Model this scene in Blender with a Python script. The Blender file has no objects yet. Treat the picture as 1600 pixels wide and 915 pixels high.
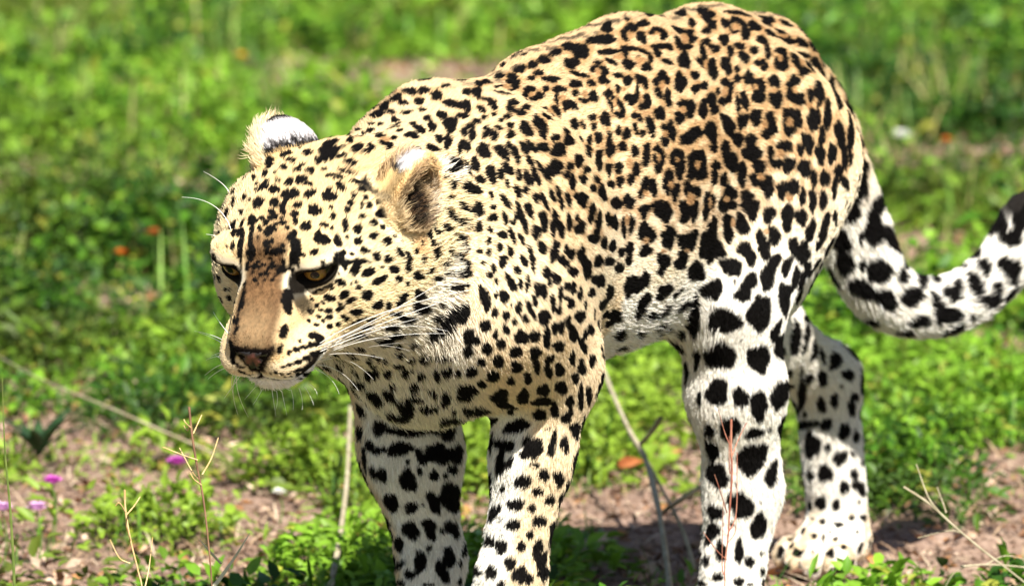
import bpy, bmesh, math, random
import numpy as np
from mathutils import Vector, Matrix
scn = bpy.context.scene
R = math.radians
# ---------------------------------------------------------------- camera
CAM_PITCH, CAM_DIST, CAM_PPM, CAM_T = 9.0, 8.0, 1450.0, np.array((0.0, 0.0, 0.42))
_p = R(CAM_PITCH)
CAM_C = CAM_T + CAM_DIST * np.array((0, -math.cos(_p), math.sin(_p)))
cam_data = bpy.data.cameras.new('camera')
cam = bpy.data.objects.new('camera', cam_data)
scn.collection.objects.link(cam)
cam.location = CAM_C
cam.rotation_euler = (R(90 - CAM_PITCH), 0, 0)
cam_data.sensor_width = 36.0
cam_data.lens = 36.0 * CAM_PPM * CAM_DIST / 1600.0
cam_data.clip_start, cam_data.clip_end = 0.1, 3000
cam_data.dof.use_dof = True
cam_data.dof.focus_distance = 7.62
cam_data.dof.aperture_fstop = 7.5
scn.camera = cam
# ---------------------------------------------------------------- sky and sun
SUN_EL, SUN_AZ = 50.0, 288.0      # azimuth the light comes from, degrees from +X counter-clockwise
world = bpy.data.worlds.new('World'); scn.world = world; world.use_nodes = True
wn = world.node_tree; bg = wn.nodes['Background']
sky = wn.nodes.new('ShaderNodeTexSky'); sky.sky_type = 'NISHITA'; sky.sun_disc = False
sky.sun_elevation = R(SUN_EL); sky.sun_rotation = R(90 - SUN_AZ)
wn.links.new(sky.outputs[0], bg.inputs[0]); bg.inputs[1].default_value = 0.05
sd = bpy.data.lights.new('sun', 'SUN'); sd.energy = 5.0; sd.angle = R(0.5); sd.color = (1.0, 0.95, 0.86)
sun = bpy.data.objects.new('sun', sd); scn.collection.objects.link(sun)
_d = Vector((math.cos(R(SUN_EL)) * math.cos(R(SUN_AZ)), math.cos(R(SUN_EL)) * math.sin(R(SUN_AZ)), math.sin(R(SUN_EL))))
sun.rotation_euler = _d.to_track_quat('Z', 'Y').to_euler()
sun.location = _d * 20
scn.view_settings.view_transform = 'Standard'; scn.view_settings.look = 'None'
scn.view_settings.exposure = 1.28; scn.view_settings.gamma = 1.0; scn.view_settings.use_curve_mapping = False

# ---------------------------------------------------------------- leopard: implicit body
# leopard frame: x forward, y to its left, z up, metres, origin on the ground under its spine
YAW = R(56.0)
LEO_O = np.array((0.07, 0.0, 0.0))
LF = np.array((-math.cos(YAW), -math.sin(YAW), 0.0)); LL = np.array((math.sin(YAW), -math.cos(YAW), 0.0))
def to_world(p):
    p = np.asarray(p); return LEO_O + p[..., 0:1] * LF + p[..., 1:2] * LL + p[..., 2:3] * np.array((0, 0, 1.0))
# head frame (f forward along the palate, l left, u up), origin midway between the eyes
HY, HP = R(11.0), R(30.0)
HEAD_O = np.array((0.558, 0.000, 0.514))
_f = np.array((math.cos(HY) * math.cos(HP), math.sin(HY) * math.cos(HP), -math.sin(HP)))
_l = np.array((-math.sin(HY), math.cos(HY), 0.0))
HEAD_M = np.stack((_f, _l, np.cross(_f, _l)))          # rows f, l, u
def H(f, l, u): return HEAD_O + np.array((f, l, u)) @ HEAD_M
def HV(f, l, u):
    v = np.array((f, l, u)) @ HEAD_M; return v / np.linalg.norm(v)

def smin(a, b, k):
    h = np.maximum(k - np.abs(a - b), 0.0) / k
    return np.minimum(a, b) - h * h * k * 0.25
class Prim: pass
PR = []
def cone(a, b, ra, rb, k=0.03, sy=1.0, flow=None, tag='body', op='+'):
    q = Prim(); q.kind = 'c'; q.a = np.array(a, float); q.b = np.array(b, float); q.ra, q.rb, q.k, q.sy = ra, rb, k, sy
    q.c = (q.a + q.b) / 2; q.R = np.linalg.norm(q.b - q.a) / 2 + max(ra, rb) * max(1, sy)
    q.flow = np.array(flow, float) if flow is not None else (q.b - q.a) / (np.linalg.norm(q.b - q.a) + 1e-9)
    q.tag = tag; q.op = op; PR.append(q)
def ell(c, r, k=0.03, M=None, flow=(-1, 0, 0), tag='body', op='+', inner=None):
    q = Prim(); q.kind = 'e'; q.c = np.array(c, float); q.r = np.array(r, float); q.k = k
    q.M = np.eye(3) if M is None else np.array(M, float); q.R = max(r)
    q.flow = np.array(flow, float); q.tag = tag; q.op = op
    q.inner = inner; PR.append(q)
def _ell(d, r):
    a = d / r; k0 = np.sqrt((a * a).sum(1)); b = a / r; k1 = np.sqrt((b * b).sum(1)) + 1e-9
    return k0 * (k0 - 1.0) / k1
def pdist(q, P):
    if q.kind == 'c':
        d = P - q.a
        ba = q.b - q.a
        if q.sy != 1.0:
            s = np.array((1, 1 / q.sy, 1)); d = d * s; ba = ba * s
        t = np.clip((d @ ba) / (ba @ ba), 0, 1)
        e = d - t[:, None] * ba
        return (np.sqrt((e * e).sum(1)) - (q.ra + (q.rb - q.ra) * t)) * min(1.0, q.sy)
    d = (P - q.c) @ q.M.T
    v = _ell(d, q.r)
    if q.inner is not None:
        off, r2 = q.inner
        v = np.maximum(v, -_ell(d - np.array(off), np.array(r2)))
    return v
def sdf(P):
    P = np.asarray(P, dtype=np.float64)
    D = np.full(len(P), 0.25)
    for q in PR:
        m = np.nonzero(((P - q.c) ** 2).sum(1) < (q.R + 0.05 + q.k) ** 2)[0]
        if not len(m): continue
        d = pdist(q, P[m])
        if q.op == '+': D[m] = smin(D[m], d, q.k)
        else: D[m] = -smin(-D[m], d, q.k)
    return D
def grad(P, e=0.0012):
    o = np.array(((1, -1, -1), (-1, -1, 1), (-1, 1, -1), (1, 1, 1)), float)
    g = sum(k[None, :] * sdf(P + k * e)[:, None] for k in o)
    n = np.sqrt((g * g).sum(1)) + 1e-9
    return g / n[:, None], n / (4 * e)

BACK = (-1, 0, -0.12)
# trunk
cone((0.20, 0, 0.500), (-0.03, 0, 0.535), 0.141, 0.140, 0.05, 0.80, BACK)
cone((-0.03, 0, 0.537), (-0.25, 0, 0.566), 0.136, 0.120, 0.06, 0.88, BACK)
cone((-0.25, 0, 0.561), (-0.358, 0, 0.548), 0.118, 0.076, 0.04, 0.92, BACK)
ell((0.02, 0, 0.455), (0.20, 0.100, 0.095), 0.06, None, BACK)          # lower ribs and belly
ell((-0.13, 0, 0.475), (0.16, 0.090, 0.085), 0.06, None, BACK)
cone((0.21, 0, 0.630), (0.08, 0, 0.650), 0.028, 0.026, 0.04, 1.0, BACK)
cone((0.08, 0, 0.648), (-0.10, 0, 0.663), 0.026, 0.030, 0.05, 1.0, BACK)
cone((-0.10, 0, 0.664), (-0.27, 0, 0.648), 0.032, 0.036, 0.05, 1.0, BACK)
cone((-0.27, 0, 0.640), (-0.375, 0, 0.626), 0.045, 0.042, 0.05, 1.0, BACK)
cone((-0.375, 0, 0.632), (-0.455, 0, 0.590), 0.042, 0.038, 0.05, 1.0, BACK)
# neck
cone((0.22, 0, 0.515), (0.40, 0.004, 0.545), 0.128, 0.088, 0.05, 0.92, (-1, 0, -0.1))
cone((0.27, 0, 0.44), (0.42, 0.008, 0.480), 0.088, 0.070, 0.05, 1.0, (-0.8, 0, -0.5))
ell((0.285, 0, 0.395), (0.075, 0.080, 0.075), 0.05, None, (-0.3, 0, -1))  # breast
# shoulders and fore legs
for s in (1, -1):
    zx = 0.0 if s > 0 else 0.010
    cone((0.225 + (0.0 if s > 0 else -0.012), s * 0.058, 0.622 + zx), (0.285, s * 0.098, 0.46), 0.030, 0.066, 0.05, 1.0, (-0.6, 0, -0.7))
    ell((0.215, s * 0.085, 0.50), (0.10, 0.050, 0.125), 0.05, None, (-0.7, 0, -0.6))
    cone((0.300, s * 0.096, 0.445), (0.195, s * 0.088, 0.375), 0.066, 0.052, 0.05, 1.0, (-0.5, 0, -0.8))
    if s > 0:
        e, w, pw = (0.183, 0.083, 0.365), (0.230, 0.069, 0.150), (0.250, 0.066, 0.045)
    else:
        e, w, pw = (0.197, -0.098, 0.345), (0.153, -0.086, 0.145), (0.160, -0.082, 0.045)
    e, w, pw = map(np.array, (e, w, pw))
    m = e * 0.6 + w * 0.4
    cone(e, m, 0.052, 0.037 + 0.012 * (s < 0), 0.03)
    cone(m, w, 0.037 + 0.012 * (s < 0), 0.031, 0.03)
    cone(w, pw, 0.034, 0.034, 0.02)
    ell(pw + (0.03, 0, -0.012), (0.062, 0.042, 0.034), 0.025, None, (1, 0, -0.3))
    for i, y in enumerate((-0.030, -0.011, 0.011, 0.030)):
        ell(pw + (0.078 - 0.010 * (i in (0, 3)), y, -0.022), (0.024, 0.0125, 0.020), 0.008, None, (1, 0, -0.3))
# haunches and hind legs
for s in (1, -1):
    ell((-0.262, s * 0.070, 0.500), (0.102, 0.060, 0.150), 0.05, None, (-0.5, 0, -0.9))
    if s > 0:
        hip, st, hk, mt = (-0.298, 0.078, 0.535), (-0.155, 0.095, 0.410), (-0.195, 0.090, 0.185), (-0.170, 0.086, 0.050)
    else:
        hip, st, hk, mt = (-0.335, -0.078, 0.540), (-0.380, -0.098, 0.370), (-0.640, -0.078, 0.230), (-0.664, -0.073, 0.045)
    hip, st, hk, mt = map(np.array, (hip, st, hk, mt))
    cone(hip, st, 0.080, 0.055, 0.06)
    m = st * 0.5 + hk * 0.5
    cone(st, m, 0.053, 0.049, 0.04)
    cone(m, hk, 0.048 if s > 0 else 0.046, 0.037 if s > 0 else 0.034, 0.03)
    cone(hk, mt, 0.036 if s > 0 else 0.035, 0.035 if s > 0 else 0.035, 0.03)
    pa = R(5) if s > 0 else R(-6)
    PM = np.array(((math.cos(pa), math.sin(pa), 0), (-math.sin(pa), math.cos(pa), 0), (0, 0, 1.0)))
    fd = (PM[0, 0], PM[0, 1], -0.3)
    ell(mt + np.array((0.020, 0, -0.012)) @ PM, (0.046, 0.040, 0.028), 0.022, PM, fd)
    for i, y in enumerate((-0.037, -0.0125, 0.0125, 0.037)):
        ell(mt + np.array((0.058 - 0.012 * (i in (0, 3)), y, -0.024)) @ PM, (0.025, 0.0140, 0.021), 0.004, PM, fd)
# tail
TAIL = [(-0.37, 0, 0.580), (-0.470, 0.002, 0.560), (-0.516, 0.010, 0.48), (-0.543, 0.022, 0.41), (-0.562, 0.040, 0.355),
        (-0.602, 0.065, 0.330), (-0.652, 0.096, 0.334), (-0.700, 0.122, 0.368), (-0.724, 0.131, 0.398), (-0.738, 0.134, 0.416), (-0.744, 0.134, 0.430)]
TR = [0.05, 0.038, 0.034, 0.033, 0.029, 0.0255, 0.024, 0.023, 0.022, 0.020, 0.015]
_T = np.array([(*a, r) for a, r in zip(TAIL, TR)]); _Q = np.concatenate((2 * _T[:1] - _T[1:2], _T, 2 * _T[-1:] - _T[-2:-1])); TAIL, TR = [], []
for i in range(1, len(_Q) - 2):
    a, b, c, d = _Q[i - 1:i + 3]
    for t in (0, 0.33, 0.67):
        v = 0.5 * (2 * b + (c - a) * t + (2 * a - 5 * b + 4 * c - d) * t * t + (3 * b - a - 3 * c + d) * t ** 3); TAIL.append(v[:3]); TR.append(v[3])
for i in range(len(TAIL) - 1): cone(TAIL[i], TAIL[i + 1], TR[i], TR[i + 1], 0.02, tag='tail')
# head
hb = HV(-1, 0, 0.25)
def hell(c, r, k=0.02, flow=hb, rot=0.0, op='+', tag='head'):
    ca, sa = math.cos(rot), math.sin(rot)
    M = np.array(((ca, 0, sa), (0, 1, 0), (-sa, 0, ca))) @ HEAD_M
    ell(H(*c), r, k, M, flow, tag, op)
def hcone(a, b, ra, rb, k=0.02, flow=None, op='+', tag='head'):
    cone(H(*a), H(*b), ra, rb, k, 1.0, flow, tag, op)
hell((-0.095, 0, -0.012), (0.102, 0.066, 0.063), 0.03)                 # cranium
hell((-0.050, 0, -0.042), (0.062, 0.071, 0.050), 0.03)                 # cheek bones
for s in (1, -1):
    hcone((-0.012, s * 0.011, -0.002), (0.066, s * 0.013, -0.033), 0.026, 0.016, 0.018, HV(-1, 0, 0.2))   # bridge of the nose
hcone((-0.01, 0, -0.050), (0.050, 0, -0.057), 0.046, 0.032, 0.02, HV(-1, 0, 0))     # muzzle core
for s in (1, -1):
    hell((0.050, s * 0.0240, -0.061), (0.034, 0.0265, 0.0230), 0.008, HV(-1, s * 0.8, -0.2))      # whisker pads
    hell((0.016, s * 0.038, -0.063), (0.038, 0.019, 0.021), 0.012, HV(-1, s * 0.6, -0.2))
    hell((-0.080, s * 0.066, -0.062), (0.058, 0.038, 0.055), 0.03, HV(-0.9, s * 0.5, -0.3))     # jowls
    hell((-0.125, s * 0.070, -0.050), (0.050, 0.040, 0.065), 0.04, HV(-0.9, s * 0.5, -0.3))     # ruff
hell((0.041, 0.0, -0.089), (0.027, 0.033, 0.014), 0.006, HV(-1, 0, -0.6))                          # chin
hell((-0.03, 0, -0.085), (0.070, 0.050, 0.030), 0.02, HV(-1, 0, -0.3))                           # lower jaw
for s in (1, -1):
    hcone((0.072, 0, -0.0755), (0.066, s * 0.020, -0.083), 0.0025, 0.0025, 0.004, None, '-')
    hcone((0.066, s * 0.020, -0.083), (0.040, s * 0.043, -0.078), 0.0025, 0.002, 0.004, None, '-')
hcone((0.085, 0, -0.055), (0.074, 0, -0.0755), 0.0022, 0.0022, 0.003, None, '-')
# ears
EAR = {}
for s in (1, -1):
    if s > 0: ax = HV(-0.74, 0.32, 0.44); n = HV(0.72, 0.46, -0.36); c = H(-0.120, 0.096, 0.002)
    else: ax = HV(-0.60, -0.46, 0.64); n = HV(0.20, -0.76, -0.60); c = H(-0.164, -0.040, -0.006)
    n = n - ax * (n @ ax); n /= np.linalg.norm(n); w = np.cross(n, ax)
    M = np.stack((ax, w, n))
    EAR[s] = (c, ax, w, n)
    wr = 0.031 if s > 0 else 0.046
    la = 0.046 if s > 0 else 0.054
    ell(c + ax * 0.014, (la, wr, 0.030), 0.010, M, ax, 'ear', '+', inner=((0.002, 0, 0.015 if s > 0 else 0.013), (la - 0.006, wr - 0.005, 0.035)))
# eyes: a lid bulge, the brow, and an almond slit cut down to the eyeball
EYE = {}
EYE_R = 0.0185
EYE_D = {}
for s in (1, -1):
    c = H(-0.014, s * 0.0428, 0.0045); EYE[s] = c
    d = HV(0.84, s * 0.52, -0.06); EYE_D[s] = d
    ell(c + d * 0.001, (EYE_R + 0.0035,) * 3, 0.010, None, hb, 'head')
    hell((-0.010, s * 0.038, 0.0220), (0.016, 0.026, 0.0065), 0.024, HV(-0.8, s * 0.5, 0.6))      # brow
    l_ = np.cross(HV(-0.1, s * -0.10, 1.0), d); l_ /= np.linalg.norm(l_)
    u_ = np.cross(d, l_)
    EYE_D[s] = np.stack((d, l_, u_))
    ell(c + d * 0.022 - u_ * 0.0003 - l_ * s * 0.0025, (0.020, 0.0225, 0.0090), 0.003, EYE_D[s], hb, 'eye', '-')

def build_volume(h=0.003, c=4, lo=(-0.88, -0.20, -0.012), hi=(0.70, 0.28, 0.76)):
    lo = np.array(lo); n = np.ceil((np.array(hi) - lo) / (h * c)).astype(int)
    ax = [lo[i] + h * c * (np.arange(n[i]) + 0.5) for i in range(3)]
    G = np.stack(np.meshgrid(*ax, indexing='ij'), -1).reshape(-1, 3)
    D = sdf(G).reshape(n)
    act = np.abs(D) < h * c * 1.6
    F = np.repeat(np.repeat(np.repeat(D, c, 0), c, 1), c, 2).astype(np.float32)
    idx = np.argwhere(act)
    o = np.stack(np.meshgrid(*[np.arange(c)] * 3, indexing='ij'), -1).reshape(-1, 3)
    ii = (idx[:, None, :] * c + o[None]).reshape(-1, 3)
    P = lo + h * (ii + 0.5)
    F[ii[:, 0], ii[:, 1], ii[:, 2]] = sdf(P)
    return F, lo + h * 0.5, h
def surface_nets(F, lo, h):
    S = F < 0
    cnt = np.zeros(tuple(x - 1 for x in F.shape), np.uint8)
    for a in (0, 1):
        for b in (0, 1):
            for g in (0, 1):
                cnt += S[a:S.shape[0] - 1 + a, b:S.shape[1] - 1 + b, g:S.shape[2] - 1 + g]
    C = np.argwhere((cnt > 0) & (cnt < 8))
    ID = np.full(cnt.shape, -1, np.int32); ID[C[:, 0], C[:, 1], C[:, 2]] = np.arange(len(C))
    acc = np.zeros((len(C), 3)); w = np.zeros(len(C))
    cor = [np.array((a, b, g)) for a in (0, 1) for b in (0, 1) for g in (0, 1)]
    val = [F[C[:, 0] + k[0], C[:, 1] + k[1], C[:, 2] + k[2]].astype(float) for k in cor]
    for i in range(8):
        for j in range(i + 1, 8):
            if np.abs(cor[i] - cor[j]).sum() == 1:
                m = (val[i] < 0) != (val[j] < 0)
                t = val[i] / np.where(m, val[i] - val[j], 1)
                acc += np.where(m[:, None], cor[i] + t[:, None] * (cor[j] - cor[i]), 0); w += m
    V = lo + h * (C + acc / w[:, None])
    Q = []
    for ax_ in range(3):
        sl = [slice(None)] * 3; s2 = [slice(None)] * 3
        sl[ax_] = slice(0, -1); s2[ax_] = slice(1, None)
        A = S[tuple(sl)]; B = S[tuple(s2)]
        E = np.argwhere(A != B)
        u, v = [(1, 2), (2, 0), (0, 1)][ax_]
        E = E[(E[:, u] > 0) & (E[:, v] > 0)]
        du = np.zeros(3, int); du[u] = 1; dv = np.zeros(3, int); dv[v] = 1
        ok = np.all(E < np.array(cnt.shape), axis=1); E = E[ok]
        g = lambda X: ID[X[:, 0], X[:, 1], X[:, 2]]
        q = np.stack((g(E - du - dv), g(E - dv), g(E), g(E - du)), 1)
        ins = S[E[:, 0], E[:, 1], E[:, 2]]
        q[~ins] = q[~ins][:, ::-1]
        Q.append(q)
    return V, np.concatenate(Q)
def project(V, it=2):
    for _ in range(it):
        g, s = grad(V); V = V - g * (sdf(V) / np.maximum(s, 0.5))[:, None]
    return V
import time as _time
_t0 = _time.time()
BV, BQ = surface_nets(*build_volume())
BV = project(BV, 2)
BN, _ = grad(BV)
print('body mesh', len(BV), len(BQ), round(_time.time() - _t0, 1))

# ---------------------------------------------------------------- leopard: coat (all in the leopard's own frame)
rng = np.random.default_rng(7)
def sst(a, b, x):
    t = np.clip((x - a) / (b - a), 0, 1); return t * t * (3 - 2 * t)
def mix(A, B, t): return A + (np.asarray(B) - A) * np.asarray(t)[:, None]
def wobble(P, s, seed):
    r = np.random.default_rng(seed); v = np.zeros(len(P))
    for i in range(5):
        k = r.normal(size=3); k *= (1.0 + i * 0.55) / (s * np.linalg.norm(k)); v += np.sin(P @ k * 6.28 + r.random() * 6.28) / (1 + 0.5 * i)
    return v / 2.4
def weights(P):
    F = np.zeros((len(P), 3)); W = np.zeros(len(P)); T = {t: np.zeros(len(P)) for t in ('head', 'ear', 'tail')}
    for q in PR:
        if q.op != '+': continue
        m = np.nonzero(((P - q.c) ** 2).sum(1) < (q.R + 0.05) ** 2)[0]
        if not len(m): continue
        w = np.exp(-np.maximum(pdist(q, P[m]), -0.02) / 0.010)
        F[m] += w[:, None] * q.flow; W[m] += w
        if q.tag in T: T[q.tag][m] += w
    W += 1e-9
    return F / W[:, None], {t: v / W for t, v in T.items()}
def to_head(P): return (P - HEAD_O) @ HEAD_M.T
def coat(P, N, T):
    """base colour, hair length, hair lift, root density for points on the skin"""
    n = len(P); x, y, z = P.T; h = to_head(P); f, l, u = h.T
    wh, we, wt = T['head'], T['ear'], T['tail']
    head = sst(-0.235, -0.16, f) * (np.abs(l) < 0.13) * (u > -0.16) * (u < 0.14) * (x > 0.33)
    tan = np.array((0.68, 0.52, 0.31)); cream = np.array((0.85, 0.78, 0.63)); white = np.array((0.84, 0.805, 0.735))
    # trunk: darker along the spine, cream on the side, white below
    C = np.repeat(tan[None], n, 0)
    C = mix(C, (0.55, 0.39, 0.22), sst(0.58, 0.70, z) * 0.85)
    C = mix(C, cream, sst(0.60, 0.47, z) * 0.7 * (1 - head))
    C = mix(C, (0.72, 0.56, 0.34), sst(0.12, 0.24, x) * sst(0.36, 0.46, z) * (1 - head) * 0.65)
    nl = np.where(y > 0, N[:, 1], -N[:, 1])                       # facing away from the midline
    low = sst(0.475, 0.415, z + 0.02 * wobble(P, 0.10, 3))
    back = sst(0.05, 0.0, x)
    leg_white = np.where(x > 0.08, sst(0.25, -0.30, nl - 0.5 * N[:, 0]), 1.0)
    C = mix(C, white, low * np.where(x > 0.08, 0.25 + 0.75 * leg_white, 0.94))
    C = mix(C, tan * 1.05, low * (x > 0.08) * (1 - leg_white) * 0.65)
    C = mix(C, white, sst(0.33, 0.30, z) * (x < -0.5) * 0.2)
    sp = sst(0.026, 0.010, np.abs(y)) * sst(0.62, 0.66, z) * sst(0.26, 0.18, x) * sst(0.05, 0.35, wobble(P, 0.030, 61))
    C = mix(C, (0.035, 0.026, 0.020), sp * 0.85)
    foot = sst(0.11, 0.05, z) * (x < -0.4)
    C = mix(C, (0.62, 0.47, 0.28), foot * sst(-0.5, 0.4, wobble(P, 0.03, 62)) * 0.85)
    chest = sst(0.24, 0.30, x) * sst(0.50, 0.42, z) * sst(0.11, 0.06, np.abs(y)) * (1 - head)
    C = mix(C, np.array((0.78, 0.73, 0.62)), chest * 0.85)
    L = np.full(n, 0.0060); lift = np.full(n, 0.30); dens = np.ones(n)
    L += 0.014 * sst(0.44, 0.38, z) * sst(0.10, 0.0, x) * sst(-0.20, -0.05, x) * (np.abs(y) < 0.12) * sst(0.32, 0.38, z)
    L += 0.007 * chest
    
    L = np.where(z < 0.32, 0.0080, L); L = np.where(z < 0.10, 0.0050, L)
    C = mix(C, white, wt * 0.75 * sst(0.53, 0.44, z)); C = mix(C, (0.02, 0.017, 0.015), wt * sst(0.405, 0.43, z) * (x < -0.70)); L = L * (1 - wt) + 0.0105 * wt; lift += 0.08 * wt
    # head
    hc = np.repeat(np.array((0.69, 0.515, 0.285))[None], n, 0)
    hc = mix(hc, (0.79, 0.66, 0.42), sst(0.030, 0.070, np.abs(l)) * sst(0.05, -0.01, u))          # cheeks
    hc = mix(hc, (0.76, 0.70, 0.58), sst(-0.075, -0.100, u + 0.15 * (f < -0.02) * (f + 0.02)))     # under the jaw
    brid = sst(0.026, 0.016, np.abs(l) - 0.004 * (f > 0.03)) * sst(-0.035, 0.0, f) * sst(-0.046, -0.034, u)
    spk = 0.55 + 0.9 * rng.random(n)
    hc = mix(hc, np.array((0.15, 0.082, 0.038))[None] * spk[:, None], brid * (0.78 + 0.22 * sst(0.08, 0.03, f)))
    hc = mix(hc, (0.40, 0.25, 0.12), sst(0.026, 0.008, np.abs(l)) * sst(-0.075, -0.035, f) * sst(0.02, -0.02, f) * (u > -0.03) * 0.6)
    spk2 = sst(0.15, 0.6, wobble(P, 0.0042, 71)) * (0.25 + 0.75 * sst(0.05, -0.01, f))
    hc = mix(hc, (0.055, 0.030, 0.016), spk2 * brid * 0.85)
    hc = mix(hc, (0.10, 0.055, 0.028), brid * sst(0.010, 0.022, np.abs(l)) * 0.55)
    pad = sst(0.02, 0.04, f) * sst(-0.046, -0.052, u)
    hc = mix(hc, (0.76, 0.62, 0.40), pad); hc = mix(hc, (0.86, 0.83, 0.78), pad * sst(-0.064, -0.074, u))
    for s in (1, -1):                                              # pale marks round the eye
        e = (P - EYE[s]) @ EYE_D[s].T
        a, b, d = e[:, 1] * s, e[:, 2], e[:, 0]
        ring = sst(0.036, 0.029, np.sqrt((a / 1.15) ** 2 + (b * 1.5) ** 2)) * (d > -0.012)
        hc = mix(hc, (0.84, 0.76, 0.60), ring * np.where(b > 0.006, 0.6, 0.9))
        inn = sst(0.010, 0.006, np.sqrt((a + 0.026) ** 2 + (b - 0.001) ** 2)) * (d > -0.012)
        hc = mix(hc, (0.86, 0.80, 0.66), inn)
        lid = np.sqrt(((a + 0.004 - 0.004 * (a > 0)) / 0.0305) ** 2 + ((b + 0.0012) / 0.0162) ** 2)
        dk = sst(1.08, 0.92, lid) * (d > -0.010)
        tear = sst(0.0085, 0.005, np.abs(a + 0.028 + 0.15 * np.minimum(b + 0.004, 0))) * sst(-0.046, -0.026, b) * sst(0.002, -0.006, b) * (d > -0.03) * (f > -0.015)
        hc = mix(hc, (0.010, 0.008, 0.006), np.maximum(dk, tear * 0.9))
        L = np.where((lid < 1.5) & (d > -0.012) & (head > 0.5), 0.0022, L)
        dens = np.where((lid < 0.75) & (d > -0.010), 0.0, dens)
    mouth = np.zeros(n)
    al = np.abs(l)
    for pa, pb, w in (((0, -0.058), (0, -0.0755), 0.0017), ((0, -0.0755), (0.010, -0.0815), 0.0024), ((0.010, -0.0815), (0.024, -0.0835), 0.0026), ((0.024, -0.0835), (0.040, -0.0770), 0.0026), ((0.040, -0.0770), (0.050, -0.0660), 0.0030)):
        A = np.array(pa); ba = np.array(pb) - A; Q2 = np.stack((al, u), 1) - A
        t = np.clip(Q2 @ ba / (ba @ ba), 0, 1); dd = np.sqrt(((Q2 - t[:, None] * ba) ** 2).sum(1))
        mouth = np.maximum(mouth, sst(w * 2.0, w * 1.1, dd) * (f > 0.005))
    hc = mix(hc, (0.012, 0.008, 0.007), mouth)
    nose = nose_mask(h); nedge = nose_mask(h, 0.005)
    hc = mix(hc, (0.010, 0.007, 0.006), nedge)
    dens = np.where(nose > 0.4, 0.0, dens); dens = np.where((mouth > 0.4) & (head > 0.5), 0.0, dens); L = np.where((mouth > 0.1) & (head > 0.5), 0.0022, L)
    hl = 0.0028 + 0.0030 * sst(0.07, -0.03, f) + 0.0025 * sst(-0.03, -0.12, f)
    hl = hl + 0.008 * sst(0.045, 0.075, np.abs(l)) * sst(-0.06, -0.13, f) * sst(0.0, -0.06, u) + 0.006 * sst(-0.075, -0.10, u)
    L = np.where((L < 0.003) & (head > 0.5), L, L * (1 - head) + hl * head); lift = lift * (1 - head) + (0.24 + 0.2 * sst(-0.02, -0.09, f) * sst(0.0, -0.05, u)) * head
    C = mix(C, hc, head)
    # ears
    for s in (1, -1):
        c, ax, w, nn = EAR[s]
        d = P - c; a, b, e = d @ ax, d @ nn, d @ w
        near = (np.abs(a) < 0.085) & (np.abs(e) < 0.06) & (np.abs(b) < 0.045) & (we > 0.25)
        face = N @ nn
        bk = sst(0.25, -0.05, face)
        ec = np.repeat(np.array((0.66, 0.46, 0.22))[None], n, 0)
        sh = a; la_ = {1: 0.076, -1: 0.064}
        ec = mix(ec, (0.012, 0.010, 0.010), bk * sst(0.020, 0.023, sh))
        ec = mix(ec, (0.56, 0.53, 0.53), bk * sst(0.029, 0.036, sh + 0.003 * rng.normal(size=n)) * sst(la_[s] - 0.003, la_[s] - 0.006, sh))
        ec = mix(ec, (0.02, 0.015, 0.012), bk * sst(la_[s] - 0.006, la_[s] - 0.003, sh))
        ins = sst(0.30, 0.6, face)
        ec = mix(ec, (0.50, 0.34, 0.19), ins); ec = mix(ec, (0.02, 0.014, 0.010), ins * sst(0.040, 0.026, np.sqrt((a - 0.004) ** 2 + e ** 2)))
        rim = sst(0.006, 0.003, np.abs(np.sqrt((np.maximum(a - 0.014, -9) / 0.056) ** 2 + (e / 0.043) ** 2) - 1.0) * 0.05)
        ec = mix(ec, (0.80, 0.68, 0.46), rim * (face > -0.2) * 0.8)
        k = np.where(near, sst(0.3, 0.6, we), 0.0)
        C = mix(C, ec, k * sst(-0.012, 0.004, a))
        L = np.where(k > 0.5, np.where(bk > 0.5, 0.005, 0.013), L)
        lift = np.where((k > 0.5) & (bk < 0.5), 0.75, lift)
    # the near ear's opening: dark hollow with long pale hairs round it, white fluff behind its rim
    for c, r0, r1, col, ln, lf in EAR_FUR:
        d = np.sqrt(((P - np.array(c)) ** 2).sum(1)); k = sst(r1, r0, d) * (we < 0.6)
        C = mix(C, col, k); L = L * (1 - k) + ln * k; lift = lift * (1 - k) + lf * k
    r_, b, a, e = ear_inside(P)
    L = np.where((r_ > 0.97) & (r_ < 1.5) & (np.abs(b) < 0.04), np.minimum(L, 0.0045), L)
    k = sst(0.99, 1.05, r_) * sst(1.55, 1.45, r_) * sst(0.006, 0.012, e) * sst(-0.012, -0.006, a) * (np.abs(b) < 0.035)
    C = mix(C, np.where((a > 0.024)[:, None], np.array((0.84, 0.81, 0.80)), np.array((0.008, 0.007, 0.007))), k * sst(0.054, 0.049, a) * sst(1.02, 1.12, r_))
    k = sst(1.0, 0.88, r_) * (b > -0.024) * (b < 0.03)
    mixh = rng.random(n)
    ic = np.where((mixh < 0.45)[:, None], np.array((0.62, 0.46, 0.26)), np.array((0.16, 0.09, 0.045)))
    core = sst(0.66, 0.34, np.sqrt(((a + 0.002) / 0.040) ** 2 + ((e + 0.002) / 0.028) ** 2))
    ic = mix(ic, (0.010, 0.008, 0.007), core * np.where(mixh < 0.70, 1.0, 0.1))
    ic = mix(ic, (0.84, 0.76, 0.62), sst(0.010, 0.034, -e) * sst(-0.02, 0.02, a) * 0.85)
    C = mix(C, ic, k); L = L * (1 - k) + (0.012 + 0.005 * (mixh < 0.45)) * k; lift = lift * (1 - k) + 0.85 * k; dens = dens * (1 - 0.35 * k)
    return C, L, lift, dens
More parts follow.
